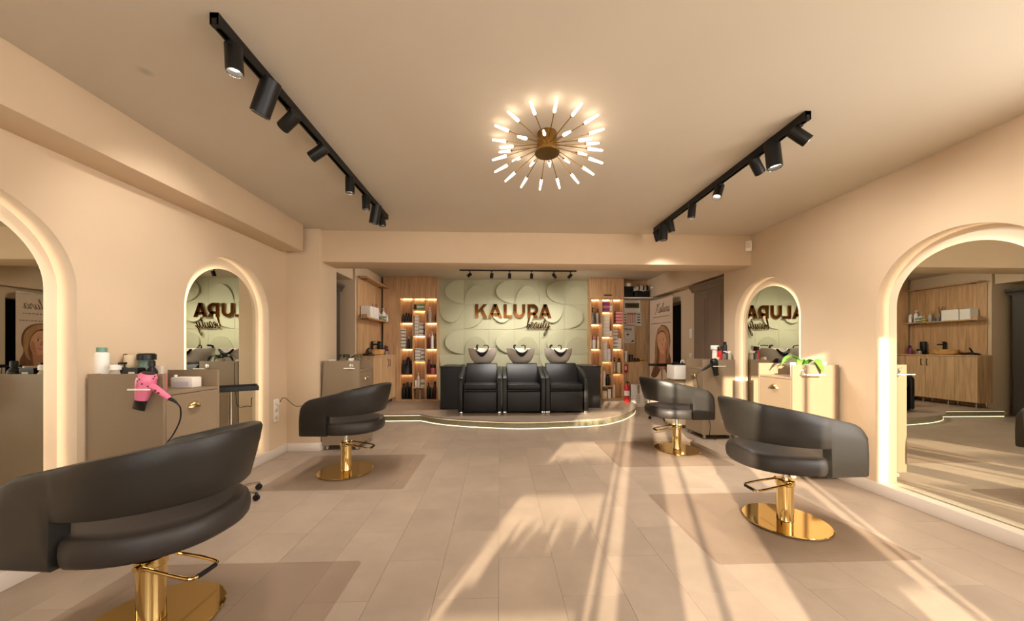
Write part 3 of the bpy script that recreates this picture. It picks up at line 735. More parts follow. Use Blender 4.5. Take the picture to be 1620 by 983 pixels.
# hair dryers
def dryer(label, loc, body_m, noz_m, sgn, tilt=0, spots=False, hd=None):
    t = thing('hair_dryer', label, 'hair dryer', loc); t.rotation_euler = (0, tilt, 0)
    # body axis along -z (nozzle down), local origin at ring height
    b = MB().lathe([(.018, .098), (.036, .094), (.046, .075), (.048, .045), (.044, .015), (.037, -.02), (.032, -.055), (.028, -.075)], 28).build('body', body_m, t, smooth=True, ang=50)
    MB().lathe([(.030, .092), (.030, .101), (.012, .103)], 24).build('rear_grille', 'black_plastic', t, smooth=True)
    if spots:
        for k in range(16):
            a = k*2.4; zz = .088-.012*(k % 6); rr = {0: .041, 1: .0465, 2: .0485, 3: .0487, 4: .0478, 5: .046}[k % 6]
            MB().cyl((rr*math.cos(a)*.985, rr*math.sin(a)*.985, zz), (rr*math.cos(a)*1.01, rr*math.sin(a)*1.01, zz), .0045, n=8).build('spot_print', 'black_plastic', b)
    rings = []
    for zz, wx, wy in ((-.068, .030, .030), (-.085, .031, .026), (-.12, .037, .012), (-.13, .037, .010)):
        rings.append([(wx*math.cos(2*PI*k/20), wy*math.sin(2*PI*k/20), zz) for k in range(20)])
    MB().rings(rings).build('nozzle', noz_m, t, smooth=True)
    hp = [(sgn*.03, -.0, .03), (sgn*.07, -.004, .02), (sgn*.12, -.006, .0), (sgn*.165, -.006, -.018)]
    h = MB().tube(hp, [.021, .019, .0175, .015], 14).build('handle', body_m, t, smooth=True)
    for k in (0, 1): MB().box(sgn*(.085+k*.022)-.006, -.026, .008-k*.009, sgn*(.085+k*.022)+.006, -.017, .020-k*.009).build('switch', 'dark_red' if spots else 'black_plastic', h, bevel=.002)
    MB().tube([(sgn*.162, -.006, -.017), (sgn*.195, -.006, -.024), (sgn*.215, -.006, -.034)], [.0115, .0085, .0055], 10).build('strain_relief', 'black_plastic', t, smooth=True)
    if hd: MB().tube(smooth_path(hd, 6), .004, 8).build('cord', 'rubber', t, smooth=True)
    return t
dryer('pink leopard-spotted hair dryer hanging on the left station', (XL+.016+.87*UD, SL-.055, 1.0), 'pink', 'black_plastic', 1, .26, True, [(.21, -.006, -.033), (.235, 0, -.06), (.235, .02, -.14), (.21, .03, -.24), (.17, .03, -.36), (.16, .03, -.6), (.1, .03, -.82)])
dryer('black hair dryer hanging on the far right station', (XR-.016-.71*UD, SRF-.055, 1.0), 'black_plastic', 'black_plastic', -1, -.18, False, [(-.21, -.006, -.033), (-.26, 0, -.06), (-.27, .01, -.15), (-.25, .0, -.5), (-.20, .0, -.75), (-.235, .0, -.9), (-.15, .02, -.985)])

# rolling tray trolleys
def trolley(label, loc, rz, w, d, zt, arms=5):
    t = thing('rolling_trolley', label, 'trolley', loc, rz)
    tr = MB()
    tr.box(-w/2, -d/2, zt-.008, w/2, d/2, zt)
    for b in ((-w/2, -d/2, w/2, -d/2+.008), (-w/2, d/2-.008, w/2, d/2), (-w/2, -d/2, -w/2+.008, d/2), (w/2-.008, -d/2, w/2, d/2)): tr.box(b[0], b[1], zt-.008, b[2], b[3], zt+.028)
    tr.build('tray', 'black_plastic', t, bevel=.002, seg=1)
    MB().cyl((0, 0, .09), (0, 0, zt-.008), .014, n=16).build('pole', 'chrome', t, smooth=True)
    MB().lathe([(.03, .075), (.034, .08), (.03, .11)], 18).build('hub', 'chrome', t, smooth=True)
    for k in range(arms):
        a = 2*PI*k/arms+.5; c, s_ = math.cos(a), math.sin(a)
        MB().tube([(.02*c, .02*s_, .095), (.22*c, .22*s_, .062)], [.013, .010], 10).build('leg', 'chrome', t, smooth=True)
        cs = MB().box(.22*c-.012, .22*s_-.012, .03, .22*c+.012, .22*s_+.012, .062).build('castor', 'black_plastic', t, bevel=.003)
        MB().cyl((.22*c-.01*s_, .22*s_+.01*c, .025), (.22*c+.01*s_, .22*s_-.01*c, .025), .025, n=16).build('wheel', 'rubber', cs, smooth=True)
    return t
trolley('black tray trolley on castors beside the left styling station', (-2.20, 2.905, 0), math.radians(38), .36, .24, .905)
tr2 = trolley('black tray trolley behind the farther right chair', (2.84, 5.92, 0), math.radians(10), .36, .26, .935)
for nm, lab, x, y, rz in (('comb', 'black comb lying on the left trolley tray', -2.16, 2.90, .8), ('scissors', 'dark shears lying on the left trolley tray', -2.12, 2.96, .5)):
    o = MB().box(-.08, -.012, 0, .08, .012, .006); [o.box(-.08+.01*k, -.026, 0, -.076+.01*k, -.012, .005) for k in range(16)]
    o = o.build(nm, 'black_plastic'); o.location = (x, y, .906); o.rotation_euler = (0, 0, rz); tag(o, lab, nm)

# ------------------------------------------------------------------ wash units
def basin():
    A = 48; prof_o = [(.08, 0), (.15, .02), (.21, .08), (.255, .17), (.272, .25), (.278, .31)]; prof_i = [(.262, .312), (.25, .25), (.225, .16), (.16, .09), (.03, .075)]
    rings = []
    def rim(t):    # front notch at -y
        d = abs(((t+PI/2+PI) % (2*PI))-PI); return 1-.40*max(0, math.cos(min(d/.62, 1)*PI/2))**1.0
    for r, zz in prof_o+prof_i:
        f = max(0, (zz-.12)/.19)
        rings.append([(r*1.0*math.cos(2*PI*k/A), r*.92*math.sin(2*PI*k/A), zz-(zz-.10)*(1-rim(2*PI*k/A))*f if zz > .12 else zz) for k in range(A)])
    return MB().rings(rings)
def wash_unit():
    t = thing('wash_unit', 'x', 'wash chair', (0, 0, PZ), 0, 'backwash chairs on the platform')
    W = .365
    for s in (-1, 1):
        poly = [(0, .04), (0, .56), (.015, .60), (.06, .632), (.55, .765), (.78, .765), (.78, .04)]
        a = MB().prism(poly, lambda y, zz: (s*W, y, zz), lambda y, zz: (s*(W-.075), y, zz)).build('armrest', 'leather_dark', t, bevel=.012, seg=3)
        MB().box(s*W-s*.008, .012, 0, s*(W-.068), .09, .04).build('foot', 'chrome', t, bevel=.003)
        MB().box(s*W-s*.008, .68, 0, s*(W-.068), .76, .04).build('foot', 'chrome', t, bevel=.003)
    wi = W-.079
    MB().box(-wi, .03, .405, wi, .56, .50).build('seat', 'leather_dark', t, bevel=.022, seg=3)
    MB().box(-wi, .045, .03, wi, .10, .375).build('footrest', 'leather_dark', t, bevel=.014, seg=3)
    MB().box(-wi, .12, .04, wi, .70, .40).build('seat_box', 'black_laminate', t)
    bk = [(.36, .48), (.47, .48), (.74, .825), (.64, .835), (.60, .815)]
    MB().prism(bk, lambda y, zz: (-wi+.002, y, zz), lambda y, zz: (wi-.002, y, zz)).build('backrest', 'leather_dark', t, bevel=.014, seg=3)
    MB().box(-.20, .80, 0, .20, 1.28, .80).build('pedestal', 'black_laminate', t, bevel=.01)
    b = basin().build('basin', 'white_ceramic', t, smooth=True, ang=50); b.location = (0, .92, .80)
    # black neck rest draped on the notch
    n = 14; up = []; lo = []
    for i in range(n+1):
        q = -1+2*i/n; up.append((.118*q, 1.095-.066*(1-abs(q)**2.2))); lo.append((.112*q, 1.060-.112*(1-abs(q)**1.8)))
    yy = lambda a: .655+.35*a*a
    rings = []
    for (xa, za), (xb, zb) in zip(up, lo):
        y0 = yy(xa)-.012; rings.append([(xb, y0-.022, zb), (xa, y0-.034, za-.012), (xa, y0-.012, za+.006), (xa, y0+.03, za+.002), (xa, y0+.034, za-.014), (xb, y0-.008, zb)])
    MB().rings(rings).build('neck_rest', 'rubber', t, smooth=True, ang=60)
    MB().tube(smooth_path([(.10, 1.14, 1.08), (.10, 1.13, 1.15), (.06, 1.06, 1.17), (.02, 1.0, 1.16)], 5), .011, 10).build('faucet', 'black_metal', t, smooth=True)
    MB().tube(smooth_path([(-.12, 1.14, 1.08), (-.12, 1.12, 1.155), (-.10, 1.03, 1.165)], 4), [.02]*8+[.016], 10).build('hand_shower', 'black_metal', t, smooth=True)
    return t
wu = wash_unit()
for i, (x, lab) in enumerate([(-.325, 'leftmost black backwash chair with white basin on the platform'), (.418, 'middle black backwash chair with white basin on the platform'), (1.15, 'rightmost black backwash chair with white basin on the platform')]):
    o = wu if i == 0 else copy_tree(wu)
    o.location = (x, 5.80, PZ); o['label'] = lab
def side_box(label, x0, y0, x1, y1, zt):
    t = thing('side_cabinet', label, 'cabinet', (x0, y0, PZ)); w_, d_, h = x1-x0, y1-y0, zt-PZ
    MB().box(0, .012, 0, w_, d_, h-.02).build('body', 'black_laminate', t, bevel=.002, seg=1)
    MB().box(.004, 0, .01, w_-.004, .012, h-.05).build('door', 'black_laminate', t, bevel=.002, seg=1)
    MB().box(-.006, -.008, h-.02, w_+.006, d_, h).build('top', 'black_laminate', t, bevel=.004)
side_box('low black cabinet left of the wash chairs', -1.075, 6.30, -.70, 7.1, .905)
side_box('low black cabinet right of the wash chairs', 1.535, 6.34, 1.885, 7.1, .905)

# ------------------------------------------------------------------ shelf towers
YT = 7.30
def tower(label, x0, x1, cols, shelves, zt, split=None):
    t = thing('shelf_tower', label, 'shelving unit', (x0, YT, PZ)); O = Vector((x0, YT, PZ))
    def b(name, m, a0, b0, c0, a1, b1, c1, par=t, bev=.001): return MB().box(a0-O.x, b0-O.y, c0-O.z, a1-O.x, b1-O.y, c1-O.z).build(name, m, par, bevel=bev, seg=1)
    yb = YB-.01
    b('back_panel', 'oak', x0, yb-.012, PZ, x1, yb, ZA-.002)
    b('front_panel', 'oak', x0, YT, 2.30, x1, YT+.018, ZA-.004)
    b('plinth', 'oak', cols[0][0], YT, PZ, cols[-1][1], YT+.02, .15)
    if cols[0][0]-x0 > .1: b('front_panel', 'oak', x0, YT, PZ, cols[0][0]-.018, YT+.018, 2.30)
    for i, (a, c) in enumerate(cols):
        b('side_panel', 'oak', a-.018, YT, PZ, a, yb-.012, 2.30)
        b('shelf', 'oak', a, YT+.002, 2.296, c, yb-.012, 2.314); b('shelf', 'oak', a, YT+.002, .14, c, yb-.012, .155)
        zs = [2.296]+shelves[i]
        for zz in shelves[i]: b('shelf', 'oak', a, YT+.002, zz-.018, c, yb-.012, zz)
        for k, zz in enumerate(zs):
            if k == len(shelves[i]) and i != 1 and len(shelves[i]) > 2 and False: continue
            top = zz if k == 0 else zz-.018
            if i == 1 and k == len(zs)-1: continue
            b('led_strip', 'led_shelf', a+.004, yb-.030, top-.007, c-.004, yb-.018, top-.001, bev=0)
    b('side_panel', 'oak', cols[-1][1], YT, PZ, x1, yb-.012, 2.30)
    if split is None: b('end_panel', 'oak', x1-.004, YT+.018, 2.30, x1, yb-.012, ZA-.004); b('end_panel', 'oak', x0, YT+.018, 2.30, x0+.004, yb-.012, ZA-.004)
    return t
LC = [(-2.078, -1.829), (-1.809, -1.566), (-1.548, -1.324)]
LZ = [[1.785, 1.225, .685], [2.05, 1.51, .965, .41], [1.785, 1.225, .685]]
tower('oak lit shelf tower left of the green relief wall', -2.43, -1.306, LC, LZ, 2.73)
RC = [(1.972, 2.185), (2.205, 2.424), (2.444, 2.657)]
RZ = [[1.765, 1.225, .68], [2.03, 1.49, .955, .425], [1.765, 1.225, .69]]
tower('oak lit shelf tower right of the green relief wall', 1.945, 2.676, RC, RZ, 2.73)
o = bx('pull_handle', 'black_metal', bpy.data.objects['shelf_tower.001'], .29, -.02, 2.36-PZ, .46, -.002, 2.378-PZ)

# goods in the towers: (x fraction, depth, kind, r or w, h, material, cap material, noun phrase)
LEV = ['lowest', 'second lowest', 'third lowest', 'fourth lowest', 'fifth lowest', 'sixth lowest']
pos_word = ['leftmost', 'second', 'third', 'fourth', 'fifth']
def fill(side, ci, ri, items, cols, zs):
    a, c = cols[ci]; zl = (zs[ci]+[.155])[ri]
    cn = ['left', 'middle', 'right'][ci]; rn = ['top', 'second', 'third', 'fourth', 'bottom'][ri] if ci == 1 else ['top', 'second', 'third', 'bottom'][ri]
    place = f'{cn} column {rn} niche of {side} shelf tower'
    g = f'goods on the {side} shelf tower'
    names = [it[-1] for it in items]
    for n, (fx, dy, kind, r, h, m, cm, noun) in enumerate(items):
        same = names.count(noun) > 1
        lab = noun+', '+((pos_word[n]+' in ') if same else '')+place
        loc = (a+fx*(c-a), YT+.03+dy, zl+(0 if True else 0))
        if kind == 'b': bottle('bottle', lab, loc, r, h, m, cm, g)
        elif kind == 'p': pump('pump_bottle', lab, loc, r, h, m, cm, g)
        elif kind == 'c': can('spray_can', lab, loc, r, h, m, cm, g)
        elif kind == 'j': jar('jar', lab, loc, r, h, m, cm, g)
        elif kind == 's':      # stack of small cartons, each its own thing
            k = max(2, int(round(h/.075))); hh = h/k
            for q in range(k):
                carton('carton', f'{noun}, {LEV[q] if q < k-1 else "topmost"} of stack, {place}', (loc[0], loc[1], zl+q*hh), r, .075, hh-.001, m, g, band=cm, rz=random.uniform(-.05, .05))
        else: carton('carton', lab, loc, r, .08, h, m, g, band=cm)
B, W_, D = 'black_plastic', 'white_card', 'dark_grey'
Lf = lambda c, r, it: fill('left', c, r, it, LC, LZ)
Rf = lambda c, r, it: fill('right', c, r, it, RC, RZ)
Lf(0, 0, [(.18, .06, 'b', .026, .17, D, B, 'dark bottle'), (.42, .06, 'b', .026, .20, D, B, 'dark bottle'), (.64, .06, 'b', .026, .19, D, B, 'dark bottle'), (.86, .06, 'b', .026, .17, D, B, 'dark bottle')])
Lf(0, 1, [(.20, .05, 's', .085, .42, W_, B, 'white and black carton'), (.62, .06, 'b', .026, .26, D, 'silver', 'dark silver-capped bottle'), (.86, .06, 'b', .024, .32, 'grey', 'silver', 'tall grey bottle')])
Lf(0, 2, [(.5, .08, 'j', .08, .20, D, B, 'large black tub'), (.2, .05, 'b', .03, .30, B, B, 'black bottle'), (.82, .05, 'b', .03, .28, B, B, 'black bottle')])
bottle('bottle', 'black pouch bottle standing on the large black tub, left shelf tower', (LC[0][0]+.14, YT+.11, .685+.201), .05, .16, B, B, 'goods on the left shelf tower')
Lf(0, 3, [(.22, .06, 'b', .04, .33, B, B, 'black litre bottle'), (.52, .06, 'b', .042, .36, B, B, 'black litre bottle'), (.84, .06, 'b', .036, .35, B, B, 'black litre bottle')])
Lf(1, 0, [(.12, .05, 'x', .03, .11, D, None, 'thin dark box'), (.6, .05, 'x', .16, .12, 'green_box', W_, 'green box')])
Lf(1, 1, [(.25, .05, 's', .085, .42, W_, 'silver', 'white carton'), (.66, .05, 's', .09, .26, W_, 'grey', 'white printed carton'), (.92, .06, 'x', .03, .14, D, None, 'narrow dark box')])
Lf(1, 2, [(.35, .05, 's', .11, .27, W_, 'grey', 'white printed carton'), (.78, .05, 's', .075, .26, W_, D, 'white dark-banded carton')])
Lf(1, 3, [(.38, .05, 'p', .03, .30, W_, 'white_plastic', 'white pump bottle'), (.15, .05, 'j', .025, .14, W_, W_, 'small white jar'), (.76, .06, 'x', .085, .16, W_, 'green_box', 'white green-banded box')])
Lf(1, 4, [(.52, .06, 'b', .03, .20, 'clear_plastic', 'silver', 'clear bottle with pale label')])
Lf(2, 0, [(.32, .06, 'p', .034, .32, 'clear_plastic', 'white_plastic', 'clear pump bottle'), (.88, .06, 'b', .022, .17, 'dark_red', B, 'dark red bottle')])
Lf(2, 1, [(.26, .06, 'b', .03, .30, 'dark_red', 'rose', 'rosy brown bottle'), (.55, .05, 'p', .034, .36, 'white_plastic', 'white_plastic', 'white pump bottle'), (.88, .07, 'b', .026, .32, 'grey', B, 'grey bottle')])
Lf(2, 2, [(.24, .06, 'b', .034, .31, 'dark_red', 'dark_red', 'wine red bottle'), (.62, .06, 'j', .052, .20, 'rose', B, 'pink jar with black lid')])
Lf(2, 3, [(.2, .06, 'p', .036, .34, B, B, 'black pump bottle'), (.5, .05, 'b', .034, .30, D, 'silver', 'dark bottle with pale label'), (.8, .06, 'b', .042, .37, 'dark_red', B, 'dark red litre bottle')])
Rf(0, 0, [(.2, .06, 'p', .032, .34, 'silver', B, 'silver pump bottle'), (.72, .06, 'p', .032, .32, 'silver', B, 'silver pump bottle'), (.46, .1, 'b', .022, .19, 'grey', 'grey', 'small grey bottle')])
Rf(0, 1, [(.3, .06, 'j', .05, .28, 'white_plastic', 'rose', 'white jar with pink lid'), (.8, .06, 'b', .03, .26, 'cream', 'cream', 'beige bottle')])
Rf(0, 2, [(.2, .06, 'j', .03, .13, 'rose', 'rose', 'small rose jar'), (.7, .06, 'j', .04, .15, 'rose', 'red', 'rose jar')])
Rf(1, 0, [(.45, .05, 'x', .15, .20, 'purple', 'rose', 'purple gift box'), (.88, .05, 'x', .05, .12, W_, None, 'small white box')])
Rf(1, 1, [(.42, .05, 's', .16, .46, W_, 'cream', 'white carton'), (.9, .06, 'x', .04, .12, W_, None, 'small white box')])
Rf(1, 2, [(.28, .05, 's', .1, .44, W_, 'cream', 'white carton'), (.72, .06, 's', .07, .27, W_, 'lavender', 'short white carton')])
Rf(1, 3, [(.26, .05, 'b', .034, .40, 'white_plastic', 'green_box', 'tall white bottle'), (.65, .06, 'b', .042, .25, B, B, 'black bottle')])
Rf(1, 4, [(.3, .05, 'x', .09, .16, 'cream', W_, 'beige box'), (.76, .05, 'x', .07, .20, W_, None, 'white box')])
Rf(2, 0, [(.5, .05, 's', .09, .27, 'pink_box', W_, 'pink striped carton'), (.84, .05, 's', .06, .27, 'pink_box', W_, 'narrow pink carton')])
Rf(2, 1, [(.25, .05, 's', .1, .40, W_, 'grey', 'white printed carton'), (.70, .05, 's', .085, .22, W_, 'cream', 'low white carton')])
Rf(2, 2, [(.24, .06, 'p', .036, .34, 'silver', B, 'silver black-topped pump bottle'), (.68, .06, 'p', .04, .32, 'cream', B, 'cream pump bottle')])
Rf(2, 3, [(.14, .07, 'x', .05, .28, W_, None, 'tall white box')])

# ------------------------------------------------------------------ left oak wall with sink counter
XW = -2.485
ow = thing('oak_wall_panel', 'oak wall cladding behind the sink counter', 'wall panel', (XW, 6.10, PZ))
for k in range(3): MB().box(0, k*.4+.001, 0, .015, (k+1)*.4-.001, 2.46-PZ).build('board', 'oak', ow, bevel=.001, seg=1)
def wall_shelf(label, zt, d, y0=6.10, y1=7.29):
    t = thing('wall_shelf', label, 'shelf', (XW+.016, y0, zt)); MB().box(0, 0, -.022, d, y1-y0, 0).build('board', 'oak', t, bevel=.001, seg=1)
    for y in (.15, y1-y0-.15): MB().box(.0, y-.01, -.03, d*.7, y+.01, -.022).build('bracket', 'black_metal', t)
wall_shelf('oak top shelf above the left oak wall', 2.50, .17); wall_shelf('oak wall shelf holding white drawer boxes and bottles', 1.785, .19)
sc_ = thing('sink_cabinet', 'oak sink cabinet with black handles on the left platform', 'cabinet', (XW+.016, 6.02, PZ))
cd = .30; ll = 7.29-6.02
MB().box(0, 0, .095, cd-.02, ll, .955).build('body', 'oak_pale', sc_, bevel=.001, seg=1); MB().box(0, -.006, .955, cd+.012, ll, .98).build('countertop', 'oak_pale', sc_, bevel=.002)
for a, b_, hs in ((.002, .32, None), (.324, .78, .735), (.784, ll-.002, .83)):
    dr = MB().box(cd-.02, a, .10, cd, b_, .95).build('door', 'oak_pale', sc_, bevel=.0015, seg=1)
    if hs: MB().tube([(cd, hs, .76), (cd+.03, hs, .76), (cd+.03, hs, .89), (cd, hs, .89)], .006, 8).build('handle', 'black_metal', dr)
for y in (.05, .45, .85, ll-.06):
    for x in (.05, cd-.05): MB().cyl((x, y, 0), (x, y, .095), .014, n=12).build('leg', 'chrome', sc_)
CT = PZ+.98
bs = thing('vessel_sink', 'brown marble vessel sink on the oak counter', 'sink', (-2.32, 6.62, CT+.001))
rings = []
for r, zz in ((.10, 0), (.13, .02), (.145, .075), (.15, .105), (.138, .105), (.125, .05), (.05, .025)):
    rings.append([(r*.92*math.cos(2*PI*k/36), r*1.55*math.sin(2*PI*k/36), zz) for k in range(36)])
MB().rings(rings).build('bowl', 'marble', bs, smooth=True)
fc = thing('tap', 'tall square black tap behind the marble sink', 'tap', (-2.43, 6.68, CT+.001))
MB().box(-.02, -.02, 0, .02, .02, .25).build('column', 'black_metal', fc, bevel=.003); MB().box(-.02, -.02, .19, .15, .015, .215).build('spout', 'black_metal', fc, bevel=.003); MB().box(-.015, -.015, .25, .05, .015, .262).build('lever', 'black_metal', fc, bevel=.002)
G3 = 'goods on the sink counter'
jar('coffee_grinder', 'tall black appliance beside the sink on oak counter', (-2.39, 7.0, CT), .05, .27, B, B, G3, 'appliance')
bottle('bottle', 'dark purple bottle on oak counter near the shelf tower', (-2.30, 7.16, CT), .03, .17, 'purple', B, G3)
bottle('bottle', 'dark red bottle on oak counter near the shelf tower', (-2.36, 7.22, CT), .03, .19, 'dark_red', B, G3)
jar('jar', 'small silver jar on oak counter beside the sink', (-2.26, 6.97, CT), .04, .11, 'silver', B, G3)
tk = thing('towel_bundle', 'crumpled black towel at the near end of oak counter', 'towel', (-2.33, 6.22, CT+.001))
rings = []
for zz, s in ((0, 1), (.015, 1.05), (.03, .9), (.045, .55), (.052, .2)):
    rings.append([((.09+.018*math.sin(5*a+zz*60))*s*math.cos(a), (.11+.02*math.cos(4*a+zz*90))*s*math.sin(a), zz) for a in [2*PI*k/30 for k in range(30)]])
MB().rings(rings).build('cloth', 'black_plastic', tk, smooth=True); MB().tube(smooth_path([(-.04, 0, .04), (-.03, .02, .1), (.01, .01, .13), (.02, -.03, .06)], 4), .012, 8).build('fold', 'black_plastic', tk, smooth=True)
G4 = 'goods on the oak wall shelf'; zs = 1.785; xs = -2.37
def drawer_box(label, y, w_, h, n):
    t = thing('drawer_box', label, 'storage box', (xs, y, zs), 0, G4)
    MB().box(-.085, -w_/2, 0, .08, w_/2, h).build('case', 'white_plastic', t, bevel=.002, seg=1)
    for k in range(n):
        d_ = MB().box(.08, -w_/2+.006, k*h/n+.004, .086, w_/2-.006, (k+1)*h/n-.004).build('drawer', 'white_plastic', t, bevel=.001, seg=1); MB().box(.086, -.02, (k+.45)*h/n, .094, .02, (k+.6)*h/n).build('pull', 'white_plastic', d_)
drawer_box('wide white box of small drawers on oak wall shelf', 6.50, .26, .21, 6); drawer_box('narrower white drawer box nearest the shelf end', 6.28, .15, .205, 6)
carton('carton', 'flat wooden tray at near end of oak wall shelf', (-2.36, 6.16, zs), .10, .09, .05, 'oak', G4)
rdf = thing('reed_diffuser', 'dark reed diffuser with sticks on oak wall shelf', 'diffuser', (-2.39, 6.70, zs), 0, G4)
MB().lathe([(.03, 0), (.034, .01), (.03, .09), (.015, .11), (.015, .125)], 18).build('bottle', 'blue', rdf, smooth=True)
for a in range(5): MB().cyl((.004*math.cos(a), .004*math.sin(a), .06), (.05*math.cos(a*1.3), .05*math.sin(a*1.3), .30), .003, n=6).build('reed', 'dark_grey', rdf)
jar('jar', 'small blue jar beside the reed diffuser', (-2.33, 6.77, zs), .026, .07, 'blue', 'blue', G4)
pump('pump_bottle', 'clear glass dispenser on oak wall shelf', (-2.37, 6.87, zs), .03, .21, 'clear_plastic', 'silver', G4)
carton('carton', 'yellow box lying on oak wall shelf', (-2.36, 6.95, zs), .07, .06, .07, 'yellow', G4, band='ink_green')
carton('carton', 'pale teal box on oak wall shelf', (-2.33, 7.03, zs), .09, .07, .09, 'teal', G4, band='white_card')
carton('carton', 'white and teal box on oak wall shelf', (-2.42, 7.06, zs), .08, .08, .14, 'white_card', G4, band='teal')
pump('spray_bottle', 'white trigger spray bottle on oak wall shelf', (-2.36, 7.11, zs), .032, .26, 'white_plastic', 'white_plastic', G4)
bottle('bottle', 'small white bottle near far end of oak wall shelf', (-2.31, 7.17, zs), .024, .14, 'white_plastic', 'white_plastic', G4)
can('spray_can', 'white can at far end of oak wall shelf', (-2.38, 7.22, zs), .035, .19, 'white_plastic', 'white_plastic', G4)

# ------------------------------------------------------------------ wardrobes
def wardrobe(label, x0, y0, x1, y1, h, m, sgn, ndoor=2):
    """sgn: direction of the front along x"""
    t = thing('wardrobe', label, 'wardrobe', ((x0+x1)/2, y0, 0)); hw = (x1-x0)/2; L = y1-y0
    f = sgn*hw
    MB().box(-hw, 0, 0, hw, L, h).build('body', m, t, bevel=.002, seg=1)
    prof = [(0, 0), (.015, 0), (.02, .03), (.055, .075), (.06, .11), (0, .11)]
    c = MB().box(-hw, -.01, h, hw, L+.01, h+.11)
    c.prism(prof, lambda d, zz: (f+sgn*d, -.055 if sgn else 0, h+zz), lambda d, zz: (f+sgn*d, L+.055, h+zz))
    for d, zz, e in ((.02, .03, .05), (.05, .075, .11)): c.box(-hw, -d, h+zz, f+sgn*d, L+d, h+e)
    c.build('cornice', m, t)
    for k in range(ndoor):
        a = .03+k*(L-.06)/ndoor; b_ = .03+(k+1)*(L-.06)/ndoor
        d_ = MB().box(f, a+.006, .08, f+sgn*.022, b_-.006, h-.06).build('door', m, t, bevel=.002, seg=1)
        MB().box(f+sgn*.022, a+.07, .16, f+sgn*.030, b_-.07, h-.15).build('door_panel', m, d_, bevel=.002, seg=1)
        MB().cyl((f+sgn*.012, (b_-.03) if k == 0 else (a+.03), 1.05), (f+sgn*.045, (b_-.03) if k == 0 else (a+.03), 1.05), .012, n=12).build('knob', 'brass', d_)
    return t
wardrobe('tall taupe wardrobe with cornice in the right alcove', 3.32, 4.91, 3.445, 5.76, 2.18, 'wardrobe', -1)
wardrobe('dark grey wardrobe with cornice behind the left column', -3.19, 4.72, -2.70, 5.93, 2.20, 'wardrobe_dark', 1)

# ------------------------------------------------------------------ right back corner
rp_ = thing('oak_wall_unit', 'oak wall cladding and counter in the back right corner', 'wall unit', (2.68, 7.5, 0))
MB().box(.002, .02, .0, .765, .045, ZA-.004).build('wall_board', 'oak_pale', rp_)
MB().box(.004, -.14, .91, .765, .02, .935).build('countertop', 'oak_pale', rp_, bevel=.001, seg=1)
MB().box(.004, -.12, .005, .765, .02, .91).build('lower_panel', 'oak_pale', rp_, bevel=.001, seg=1)
MB().box(.004, -.17, 2.315, .765, .02, 2.335).build('top_shelf', 'white_plastic', rp_, bevel=.001, seg=1)
YS = 7.42
kb = thing('storage_box', 'black box on the back right top shelf', 'box', (2.80, YS, 2.336)); MB().box(-.09, -.07, 0, .09, .07, .22).build('body', 'black_plastic', kb, bevel=.004); MB().box(-.092, -.072, .17, .092, .072, .235).build('lid', 'black_plastic', kb, bevel=.004)
jar('bowl', 'white bowl upturned on the black shelf box', (2.80, YS, 2.573), .07, .07, 'white_plastic', 'white_plastic', None, 'bowl')
bg_ = thing('holdall', 'black bag with white and black cloth on top shelf', 'bag', (3.09, YS, 2.336))
MB().box(-.16, -.08, 0, .16, .07, .15).build('body', 'black_plastic', bg_, bevel=.03, seg=3)
rings = []
for zz, s in ((.13, 1), (.17, 1.02), (.21, .8), (.25, .45), (.262, .1)):
    rings.append([((.17+.02*math.sin(4*a+zz*40))*s*math.cos(a), (.07+.012*math.sin(3*a))*s*math.sin(a), zz+.012*math.sin(6*a)) for a in [2*PI*k/28 for k in range(28)]])
MB().rings(rings).build('cloth', 'white_card', bg_, smooth=True)
for a in (-.08, .02, .10): MB().tube(smooth_path([(a, -.085, .15), (a+.02, -.06, .22), (a+.03, 0, .268)], 4), .014, 8).build('cloth_stripe', 'black_plastic', bg_, smooth=True)
bottle('cup', 'tall white container at right end of top shelf', (3.345, YS-.10, 2.336), .045, .22, 'white_plastic', 'white_plastic', None, 'container', neck=1.2)
YQ = 7.515
ep = thing('electric_panel', 'white electric panel with olive window on the oak wall', 'electric panel', (2.92, YQ, 2.16)); MB().box(-.19, -.03, -.135, .19, 0, .135).build('frame', 'white_plastic', ep, bevel=.006); MB().box(-.16, -.034, -.045, .16, -.029, .07).build('window', 'lcd', ep, bevel=.003); bx('breaker_row', 'dark_grey', ep, -.12, -.0355, -.01, .12, -.0338, .035)
ca = thing('calendar', 'printed wall calendar with coloured strips below the electric panel', 'calendar', (2.93, YQ, 1.88)); bx('sheet', 'paper', ca, -.205, -.004, -.15, .205, 0, .15)
bx('month_header', 'ink_red', ca, -.11, -.0055, .10, .10, -.0042, .125)
for r in range(4):
    for c in range(4): bx('date_mark', 'rose', ca, -.10+.05*c, -.0052, .055-.045*r, -.075+.05*c, -.0042, .08-.045*r)
for k in range(4): bx('side_strip', ['ink_green', 'ink_blue', 'ink_blue', 'ink'][k], ca, .115, -.0052, .085-.06*k, .19, -.0042, .115-.06*k); bx('side_strip', ['ink_green', 'ink_green', 'ink_red', 'ink'][k], ca, -.19, -.0052, .085-.06*k, -.12, -.0042, .105-.06*k)
ps = thing('first_aid_notice', 'white TRUSA notice with black cross on the oak wall', 'notice', (2.835, YQ, 1.555)); bx('sheet', 'white_card', ps, -.15, -.004, -.205, .15, 0, .195)
letters_on(ps, 'TRUSA', ([-.085, -.05, -.015, .02, .055], [.03]*5), -.0055, -.0042, .08, .04, .010, 'ink')
